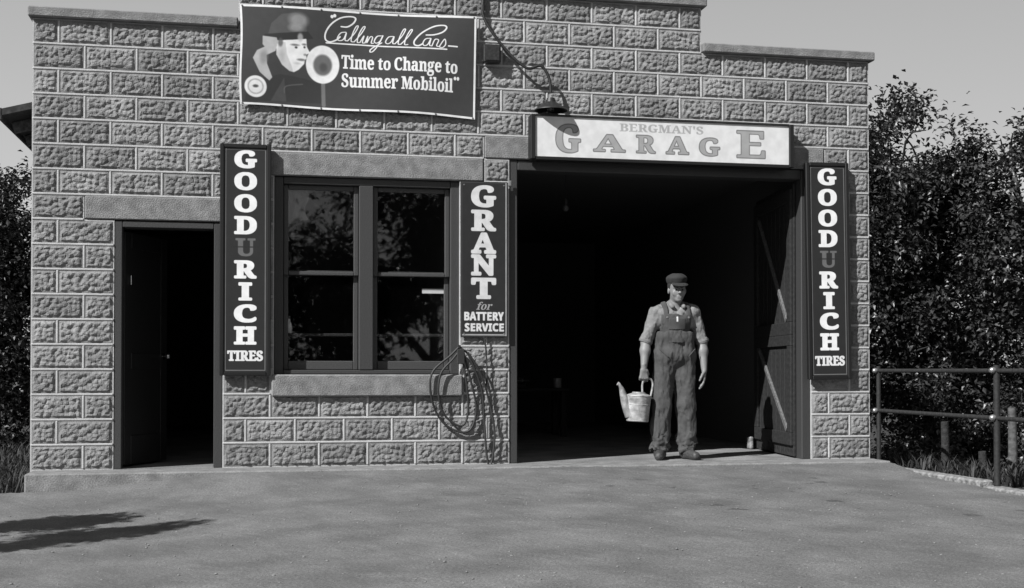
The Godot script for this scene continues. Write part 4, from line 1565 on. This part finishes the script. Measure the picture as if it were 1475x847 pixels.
	for s in [-1.0, 1.0]:
		st = begin()
		F = Field.new(Vector3(-0.12, 1.30, -0.12), Vector3(0.14, 1.48, 0.16), 0.006)
		F.bone(Vector3(0.012 + s * 0.062, 1.425, -0.01), Vector3(0.015 + s * 0.052, 1.385, 0.085), 0.015, 0.020, 0.01)
		F.bone(Vector3(0.012 + s * 0.062, 1.425, -0.01), Vector3(0.012 + s * 0.03, 1.44, -0.07), 0.015, 0.016, 0.01)
		F.build(st)
		put("collar", st.commit(), M.shirt, shirt)
	# overalls: wide legs, seat and waist
	st = begin()
	F = Field.new(Vector3(-0.32, 0.05, -0.24), Vector3(0.32, 1.20, 0.24), 0.0105)
	F.bone(Vector3(-0.055, 1.11, 0.008), Vector3(0.055, 1.11, 0.008), 0.124, 0.124, 0.05)
	F.bone(Vector3(-0.065, 0.95, 0.005), Vector3(0.065, 0.95, 0.005), 0.132, 0.132, 0.06)
	F.bone(hipL, knL, 0.104, 0.084, 0.03)
	F.bone(hipR, knR, 0.104, 0.084, 0.03)
	F.bone(knL, anL + Vector3(-0.005, 0.0, 0.02), 0.088, 0.086, 0.03, true)
	F.bone(knR, anR + Vector3(0.005, 0.0, 0.02), 0.088, 0.086, 0.03, true)
	F.clip(Vector3(0, 1, 0), Vector3(0, 1.155, 0))
	F.wrinkle(func(p: Vector3) -> float:
		var low := smoothstep(0.55, 0.12, p.y)
		return fold.get_noise_3d(p.x * 1.5, p.y * (0.55 + 1.3 * low), p.z * 1.5) * (0.020 + 0.018 * low) + fold.get_noise_3d(p.x * 4.0, p.y * 3.0, p.z * 4.0) * 0.003)
	F.build(st)
	var ov := put("overalls", st.commit(), M.denim, who)
	st = begin()
	F = Field.new(Vector3(-0.24, 1.02, -0.02), Vector3(0.24, 1.40, 0.22), 0.0085)
	F.bone(Vector3(-0.082, 1.285, -0.01), Vector3(0.090, 1.285, -0.01), 0.116, 0.116, 0.05)
	F.bone(Vector3(0.0, 1.25, 0), Vector3(0, 0.98, 0.008), 0.126, 0.138, 0.06)
	F.clip(Vector3(0, 1, 0), Vector3(0, 1.315, 0))
	F.clip(Vector3(0, -1, 0), Vector3(0, 1.055, 0))
	F.clip(Vector3(1, 0, 0), Vector3(0.128, 0, 0))
	F.clip(Vector3(-1, 0, 0), Vector3(-0.138, 0, 0))
	F.clip(Vector3(0, 0, -1), Vector3(0, 0, 0.02))
	F.wrinkle(func(p: Vector3) -> float: return fold.get_noise_3d(p.x * 2.0, p.y * 1.2, p.z * 2.0) * 0.010)
	F.build(st)
	put("bib", st.commit(), M.denim, ov)
	for s in [-1.0, 1.0]:
		st = begin()
		F = Field.new(Vector3(-0.22, 1.05, -0.20), Vector3(0.22, 1.50, 0.20), 0.009)
		F.bone(Vector3(-0.082, 1.285, -0.01), Vector3(0.090, 1.285, -0.01), 0.118, 0.118, 0.05)
		F.bone(Vector3(0.0, 1.25, 0), Vector3(0, 0.98, 0.008), 0.128, 0.140, 0.06)
		F.bone(Vector3(-0.04, 1.385, -0.02), shL, 0.066, 0.080, 0.05)
		F.bone(Vector3(0.055, 1.385, -0.02), shR, 0.066, 0.080, 0.05)
		F.clip(Vector3(1, 0, 0), Vector3(0.005 + s * 0.105 + 0.021, 0, 0))
		F.clip(Vector3(-1, 0, 0), Vector3(0.005 + s * 0.105 - 0.021, 0, 0))
		F.clip(Vector3(0, -1, 0), Vector3(0, 1.12, 0))
		F.build(st)
		put("strap", st.commit(), M.denim, ov)
		st = begin()
		lathe(st, [Vector2(0, 0.006), Vector2(0.009, 0.004), Vector2(0.011, 0.0)], Vector3(0.005 + s * 0.10, 1.285, 0.116), Basis(Vector3.RIGHT, PI / 2), 10)
		put("button", st.commit(), M.fitting, ov)
	st = begin()
	F = Field.new(Vector3(-0.12, 1.14, 0.02), Vector3(0.12, 1.32, 0.22), 0.006)
	F.bone(Vector3(-0.082, 1.285, -0.01), Vector3(0.090, 1.285, -0.01), 0.122, 0.122, 0.05)
	F.bone(Vector3(0.0, 1.25, 0), Vector3(0, 0.98, 0.008), 0.132, 0.144, 0.06)
	F.clip(Vector3(0, 1, 0), Vector3(0, 1.282, 0))
	F.clip(Vector3(0, -1, 0), Vector3(0, 1.175, 0))
	F.clip(Vector3(1, 0, 0), Vector3(0.072, 0, 0))
	F.clip(Vector3(-1, 0, 0), Vector3(-0.082, 0, 0))
	F.build(st)
	put("bib_pocket", st.commit(), M.denim, ov)
	st = begin()
	for q in [[Vector3(-0.165, 1.0, 0.105), Vector3(-0.095, 0.93, 0.143)], [Vector3(0.165, 1.0, 0.105), Vector3(0.095, 0.93, 0.143)]]:
		tube(st, PackedVector3Array(q), 0.005, -1, 6)
	put("pocket_hem", st.commit(), M.denim, ov)
	var bd := put("badge", box_mesh(Vector3(-0.014, 1.245, 0.128), Vector3(0.002, 1.292, 0.140), 0.003), M.white, ov)
	bd.set_meta("label", "pale pencil or button on the bib")
	# boots
	for q in [[anL, Vector3(-0.055, 0, 0.19)], [anR, Vector3(0.04, 0, 0.19)]]:
		st = begin()
		var an: Vector3 = q[0]
		var toe: Vector3 = an + q[1]
		toe.y = 0.036
		F = Field.new(Vector3(an.x - 0.16, -0.03, -0.15), Vector3(an.x + 0.16, 0.24, 0.28), 0.0065)
		F.bone(an + Vector3(0, 0.09, 0), an + Vector3(0, -0.02, -0.01), 0.048, 0.046, 0.03)
		F.bone(Vector3(an.x, 0.04, an.z - 0.035), Vector3(an.x, 0.04, an.z + 0.04), 0.042, 0.045, 0.03)
		F.bone(Vector3(an.x, 0.055, an.z + 0.03), toe, 0.050, 0.041, 0.03)
		F.clip(Vector3(0, -1, 0), Vector3(0, 0.002, 0))
		F.build(st)
		put("boot", st.commit(), M.shoe, who)

func make_can() -> void:
	# galvanised can with a long tapering spout on its left
	var c := thing("water_can", "galvanised spouted water can hanging from the mechanic's right hand", "can", Vector3(5.157, 0.345, -0.225))
	c.rotation.z = deg_to_rad(-3)
	var st := begin()
	lathe(st, [Vector2(0, 0), Vector2(0.096, 0.0), Vector2(0.101, 0.006), Vector2(0.100, 0.014), Vector2(0.108, 0.15), Vector2(0.111, 0.154), Vector2(0.109, 0.159), Vector2(0.115, 0.226), Vector2(0.120, 0.231), Vector2(0.117, 0.238), Vector2(0.092, 0.246), Vector2(0.060, 0.256), Vector2(0.058, 0.266), Vector2(0.052, 0.268), Vector2(0.0, 0.262)], Vector3.ZERO, Basis.IDENTITY, 28)
	put("can_body", st.commit(), M.zinc, c)
	st = begin()
	tube(st, smooth_path([Vector3(-0.066, 0.055, 0.0), Vector3(-0.106, 0.13, 0.0), Vector3(-0.140, 0.22, 0.0), Vector3(-0.162, 0.285, 0.0), Vector3(-0.182, 0.318, 0.0)], 4), 0.055, 0.013, 14)
	put("spout", st.commit(), M.zinc, c)
	st = begin()
	tube(st, smooth_path([Vector3(-0.178, 0.312, 0), Vector3(-0.188, 0.326, 0), Vector3(-0.202, 0.334, 0)], 4), 0.013, 0.018, 12)
	put("spout_lip", st.commit(), M.zinc, c)
	st = begin()
	tube(st, smooth_path([Vector3(0.035, 0.262, 0), Vector3(0.030, 0.33, 0), Vector3(0.045, 0.385, 0), Vector3(0.075, 0.395, 0), Vector3(0.11, 0.385, 0), Vector3(0.128, 0.34, 0), Vector3(0.115, 0.235, 0)], 5), 0.0095, -1, 10)
	put("handle", st.commit(), M.zinc, c)
	st = begin()
	box(st, Vector3(0.106, 0.212, -0.012), Vector3(0.128, 0.226, 0.012), 0.003)
	put("lug", st.commit(), M.zinc, c)

# ------------------------------------------------------------------ railing, kerb, plants

func make_railing() -> void:
	for r in [[0.02, 1.74, 0.0], [1.78, 4.2, -0.012]]:
		var o := put("kerb", box_mesh(Vector3(7.335, -0.45, r[0]), Vector3(7.47, -0.058 + r[2] - 0.014 * r[0], r[1]), 0.014), M.kerb)
		structure(o)
	var rail := thing("pipe_railing", "dark two-rail pipe railing with pale fittings right of the garage", "railing", Vector3(7.42, -0.12, 0.0))
	for z in [-0.03, 1.86, 3.75]:
		var st := begin()
		tube(st, PackedVector3Array([Vector3(0, 0.0, z), Vector3(0, 0.965, z)]), 0.024 if z > 0 else 0.020, -1, 12)
		put("post", st.commit(), M.pipe, rail)
		for y in [0.925, 0.557]:
			st = begin()
			lathe(st, [Vector2(0, 0.028), Vector2(0.014, 0.025), Vector2(0.023, 0.014), Vector2(0.026, 0.0), Vector2(0.023, -0.014), Vector2(0.014, -0.025), Vector2(0, -0.028)], Vector3(-0.034, y, z), Basis(Vector3.BACK, PI / 2), 12)
			put("fitting", st.commit(), M.fitting, rail)
	for y in [0.925, 0.557]:
		var st := begin()
		tube(st, PackedVector3Array([Vector3(0, y, -0.03), Vector3(0, y - 0.004, 1.86), Vector3(0, y - 0.012, 3.75)]), 0.0175, -1, 12)
		put("rail", st.commit(), M.pipe, rail)
	for p in [[Vector3(8.2, -0.3, -0.23), 0.62, "weathered stub post standing beyond the railing, nearer the garage"], [Vector3(8.35, -0.3, 0.16), 0.36, "short broken stake beyond the railing, beside the taller stub post"], [Vector3(8.25, -0.3, 0.78), 0.78, "grey stake beyond the railing's middle post"]]:
		var st := begin()
		var h: float = p[1]
		tube(st, smooth_path([Vector3(0, -0.2, 0), Vector3(0.01, h * 0.5, 0.005), Vector3(0.0, h, 0.01)], 3), 0.045, 0.035, 8)
		var o := put("wooden_stake", st.commit(), M.rafter if h > 0.7 else M.bark)
		o.position = p[0]
		tag(o, p[2], "stake", "stakes beyond the railing")

func leaf_shape(st: SurfaceTool, at: Vector3, dir: Vector3, up: Vector3, L: float, W: float) -> void:
	var s := dir.cross(up).normalized()
	up = s.cross(dir).normalized()
	var m := at + dir * L * 0.45
	var a := m + s * W * 0.5 + up * W * 0.22
	var b := m - s * W * 0.5 + up * W * 0.22
	var e := at + dir * L - up * L * 0.12
	for t in [[at, a, m], [a, e, m], [at, m, b], [m, e, b]]:
		tri(st, t[0], t[1], t[2], up)

func twig_mesh(seed_: int, count: int, radius: float, L: float) -> ArrayMesh:
	var r := RandomNumberGenerator.new()
	r.seed = seed_
	var st := begin()
	for i in count:
		var p := Vector3(r.randfn(), r.randfn() * 0.8, r.randfn()) * radius * 0.45
		var d := (Vector3(r.randf_range(-1, 1), r.randf_range(-0.7, 0.4), r.randf_range(-1, 1)) + p * 2.0).normalized()
		leaf_shape(st, p, d, Vector3(r.randf_range(-0.4, 0.4), 1, r.randf_range(-0.4, 0.4)), L * r.randf_range(0.7, 1.2), L * 0.6)
	return st.commit()

func scatter(mesh: Mesh, spots: Array, r: RandomNumberGenerator, smin: float, smax: float) -> MultiMesh:
	var mm := MultiMesh.new()
	mm.transform_format = MultiMesh.TRANSFORM_3D
	mm.mesh = mesh
	mm.instance_count = spots.size()
	for i in spots.size():
		var s := r.randf_range(smin, smax)
		mm.set_instance_transform(i, Transform3D(Basis.from_euler(Vector3(r.randf_range(-0.6, 0.6), r.randf() * TAU, r.randf_range(-0.6, 0.6))).scaled(Vector3.ONE * s), spots[i]))
	return mm

func put_many(called: String, mm: MultiMesh, m: Material, parent: Node) -> MultiMeshInstance3D:
	var g := MultiMeshInstance3D.new()
	g.name = numbered(parent, called)
	g.multimesh = mm
	g.material_override = m
	parent.add_child(g, true)
	return g

func tree(called: String, label: String, category: String, base: Vector3, lobes: Array, twigs: int, leaf_len: float, m: Material, seed_: int, group := "", trunk_r := 0.14, fork := 0.45, gaps := 0.13) -> Node3D:
	# lobes: [centre relative to base, radii]; leaves fill the outer part of each in clumps
	var t := thing(called, label, category, base, group)
	var r := RandomNumberGenerator.new()
	r.seed = seed_
	var st := begin()
	var top := Vector3.ZERO
	for l in lobes:
		top += l[0]
	top /= lobes.size()
	var f := Vector3(top.x * 0.35, top.y * fork, top.z * 0.35)
	tube(st, smooth_path([Vector3(0, -0.5, 0), Vector3(0.04, f.y * 0.5, 0.03), f], 4), trunk_r, trunk_r * 0.7, 9)
	put("trunk", st.commit(), M.bark, t)
	st = begin()
	for l in lobes:
		var c: Vector3 = l[0]
		var mid := f.lerp(c, 0.5) + Vector3(r.randf_range(-0.2, 0.2), 0.1, r.randf_range(-0.2, 0.2))
		tube(st, smooth_path([f - Vector3(0, 0.1, 0), mid, c], 4), trunk_r * 0.55, trunk_r * 0.12, 7)
		var rad: Vector3 = l[1]
		for k in 5:
			var d := Vector3(r.randf_range(-1, 1), r.randf_range(-0.3, 1), r.randf_range(-1, 1)).normalized()
			tube(st, smooth_path([mid.lerp(c, 0.4), c + d * rad * 0.45, c + d * rad * 0.85], 3), trunk_r * 0.16, trunk_r * 0.05, 5)
	put("limbs", st.commit(), M.bark, t)
	var clump := FastNoiseLite.new()
	clump.seed = seed_ + 5
	clump.frequency = 0.62 / maxf(0.5, leaf_len * 8.0)
	clump.fractal_octaves = 2
	var vol := 0.0
	for l in lobes:
		vol += l[1].x * l[1].y
	var spots := []
	for l in lobes:
		var c: Vector3 = l[0]
		var rad: Vector3 = l[1]
		var want := int(twigs * rad.x * rad.y / vol)
		var got := 0
		var tries := 0
		while got < want and tries < want * 12:
			tries += 1
			var d := Vector3(r.randfn(), r.randfn(), r.randfn()).normalized()
			var q := pow(r.randf(), 0.42)
			var p := c + d * rad * q * (1.0 + 0.22 * clump.get_noise_3dv(d * 3.0 + c))
			if clump.get_noise_3dv(p + base) > gaps:
				spots.append(p)
				got += 1
	put_many("crown", scatter(twig_mesh(seed_, 14, leaf_len * 2.6, leaf_len), spots, r, 0.7, 1.25), m, t).set_meta("kind", "stuff")
	return t

func make_plants() -> void:
	# trees beyond the creek, right of the garage
	var grp := "trees beyond the railing"
	tree("broadleaf_tree", "tall dark leafy tree rising beside the garage's right corner", "tree", Vector3(10.6, -0.6, -4.6), [
		[Vector3(-0.8, 4.25, 0.2), Vector3(0.8, 0.85, 0.9)], [Vector3(-0.9, 3.2, 0.3), Vector3(1.0, 1.3, 1.0)], [Vector3(0.0, 3.95, 0.0), Vector3(0.75, 0.85, 0.8)],
		[Vector3(0.0, 2.6, 0.2), Vector3(1.2, 1.3, 1.1)], [Vector3(-0.6, 1.6, 0.3), Vector3(1.2, 1.1, 1.0)]], 3600, 0.084, M.leaf[0], 41, grp)
	tree("broadleaf_tree", "dark leafy tree with gaps of sky at the photograph's right side", "tree", Vector3(12.2, -0.6, -4.0), [
		[Vector3(-0.8, 3.9, 0.0), Vector3(0.75, 0.75, 0.8)], [Vector3(0.1, 4.15, 0.0), Vector3(0.6, 0.6, 0.7)], [Vector3(0.9, 4.45, 0.0), Vector3(0.7, 0.6, 0.7)],
		[Vector3(-0.75, 2.9, 0.1), Vector3(0.75, 0.9, 0.9)], [Vector3(-0.2, 1.9, 0.2), Vector3(1.1, 1.0, 1.0)], [Vector3(1.0, 1.7, 0.0), Vector3(1.1, 1.1, 1.0)], [Vector3(1.9, 4.4, 0), Vector3(0.8, 0.8, 0.8)]], 2500, 0.084, M.leaf[1], 57, grp)
	tree("broadleaf_tree", "low dense dark tree behind the pair of taller trees", "tree", Vector3(14.2, -0.8, -8.5), [
		[Vector3(-2.6, 2.6, 0), Vector3(1.7, 1.9, 1.4)], [Vector3(-0.6, 2.2, 0.3), Vector3(1.5, 1.6, 1.4)], [Vector3(1.6, 2.1, 0), Vector3(1.8, 1.5, 1.5)], [Vector3(-1.2, 1.2, 0.6), Vector3(2.4, 1.3, 1.4)], [Vector3(1.6, 1.1, 0.6), Vector3(2.2, 1.3, 1.4)]], 3000, 0.12, M.leaf[3], 63, grp, 0.2, 0.45, 0.0)
	var bushes := [[Vector3(9.3, -0.9, -2.6), 0.75, "rounded bush close beyond the railing beside the garage corner"], [Vector3(10.2, -1.0, -1.6), 0.8, "bush between the first two railing posts, beyond the creek"], [Vector3(11.4, -0.9, -1.2), 0.85, "bush seen through the railing's middle post"], [Vector3(10.6, -0.8, -3.0), 0.95, "taller bush standing under the tall tree by the corner"], [Vector3(12.6, -0.7, -1.6), 0.9, "bush at the railing's far right"]]
	var i := 0
	for q in bushes:
		var s: float = q[1]
		tree("bush", q[2], "bush", q[0], [[Vector3(0, 0.75 * s, 0), Vector3(0.75, 0.75, 0.7) * s], [Vector3(0.5, 0.5, 0.2) * s, Vector3(0.6, 0.5, 0.6) * s], [Vector3(-0.5, 0.55, 0.1) * s, Vector3(0.6, 0.55, 0.6) * s]], 420, 0.07, M.leaf[[0, 2, 1, 4, 2][i]], 70 + i, "bushes beyond the railing", 0.05, 0.2)
		i += 1
	# dark trees behind the garage on the left
	var gl := "dark trees left of the garage"
	tree("broadleaf_tree", "dark tree filling the gap left of the garage wall", "tree", Vector3(-1.9, -0.3, -8.0), [
		[Vector3(0.2, 3.0, 0), Vector3(1.1, 1.05, 1.0)], [Vector3(-0.6, 2.6, 0), Vector3(1.2, 1.3, 1.0)], [Vector3(0.3, 1.9, 0.2), Vector3(1.2, 1.2, 1.0)], [Vector3(0.0, 0.9, 0.3), Vector3(1.3, 1.1, 1.0)]], 4200, 0.08, M.leaf[4], 91, gl, 0.14, 0.45, -0.15)
	tree("broadleaf_tree", "dark tree farther behind, at the photograph's left border", "tree", Vector3(-4.6, -0.4, -10.5), [
		[Vector3(0.6, 3.2, 0), Vector3(1.4, 1.0, 1.2)], [Vector3(0.4, 2.2, 0), Vector3(1.7, 1.5, 1.2)], [Vector3(0.5, 1.0, 0.4), Vector3(1.8, 1.2, 1.2)]], 3400, 0.10, M.leaf[4], 97, gl, 0.14, 0.45, -0.2)
	tree("bush", "low weedy bush at the left end of the concrete apron", "bush", Vector3(-0.75, -0.25, -0.6), [[Vector3(0, 0.28, 0), Vector3(0.42, 0.28, 0.4)], [Vector3(-0.3, 0.2, 0.2), Vector3(0.35, 0.22, 0.3)]], 170, 0.06, M.leaf[2], 103, "", 0.03, 0.2)
	# weeds along the left edge
	var mm := MultiMesh.new()
	mm.transform_format = MultiMesh.TRANSFORM_3D
	var st := begin()
	var r := RandomNumberGenerator.new()
	r.seed = 8
	for k in 12:
		var a := r.randf() * TAU
		var d := Vector3(cos(a), 0, sin(a))
		var h := r.randf_range(0.07, 0.16)
		var w := d.cross(Vector3.UP) * 0.006
		var p := d * r.randf() * 0.03
		var q := p + d * h * 0.25 + Vector3(0, h * 0.7, 0)
		var e := p + d * h * 0.6 + Vector3(0, h, 0)
		for t in [[p - w, p + w, q + w * 0.7], [p - w, q + w * 0.7, q - w * 0.7], [q - w * 0.7, q + w * 0.7, e]]:
			tri(st, t[0], t[1], t[2], d)
	mm.mesh = st.commit()
	var spots := []
	for k in 900:
		var x := -2.4 + r.randf() * 2.4
		var z := -5.0 + r.randf() * 5.7
		if z > 0.35 and x > -0.9:
			continue
		spots.append(Vector3(x, -0.21, z))
	for k in 380:
		var x := 7.6 + r.randf() * 1.6
		var z := -1.0 + r.randf() * 4.5
		spots.append(Vector3(x, -0.16 - 1.1 * smoothstep(8.0, 10.5, x), z))
	mm.instance_count = spots.size()
	for k in spots.size():
		mm.set_instance_transform(k, Transform3D(Basis(Vector3.UP, r.randf() * TAU).scaled(Vector3.ONE * r.randf_range(0.6, 1.5)), spots[k]))
	var g := put_many("grass", mm, M.blade, self)
	stuff(g)
	tag(g, "rough grass and weeds beside the apron and beyond the kerb", "grass")
	# the young tree outside the frame whose shadow falls across the yard's left
	tree("poplar_sapling", "young upright tree standing left of the yard, casting the dark shadow", "tree", Vector3(-2.5, -0.2, 4.85), [
		[Vector3(0.0, 3.68, 0.0), Vector3(0.07, 0.42, 0.07)], [Vector3(0.0, 3.0, 0.0), Vector3(0.22, 0.6, 0.22)], [Vector3(0.0, 2.2, 0.0), Vector3(0.38, 0.6, 0.38)], [Vector3(0.0, 2.85, -0.86), Vector3(0.2, 0.5, 0.17)], [Vector3(-0.1, 2.0, -0.72), Vector3(0.4, 0.55, 0.32)]], 1300, 0.07, M.leaf[2], 111, "", 0.05, 0.5, 0.02)
	# the trees across the road that the window glass mirrors
	for k in 4:
		tree("roadside_tree", ["broad roadside tree across the road, farthest left", "tall roadside tree across the road behind the camera", "round roadside tree across the road", "wide roadside tree across the road, farthest right"][k], "tree", Vector3(-9.0 + k * 8.0, -0.6, 27.0 + (k % 2) * 2.0), [
			[Vector3(0, 5.5, 0), Vector3(3.4, 3.0, 2.6)], [Vector3(-1.8, 3.6, 0), Vector3(3.2, 2.8, 2.4)], [Vector3(2.0, 3.4, 0), Vector3(3.2, 2.8, 2.4)], [Vector3(0, 1.8, 0), Vector3(4.0, 2.0, 2.2)]], 1900, 0.28, M.leaf[4], 130 + k, "trees across the road", 0.3)
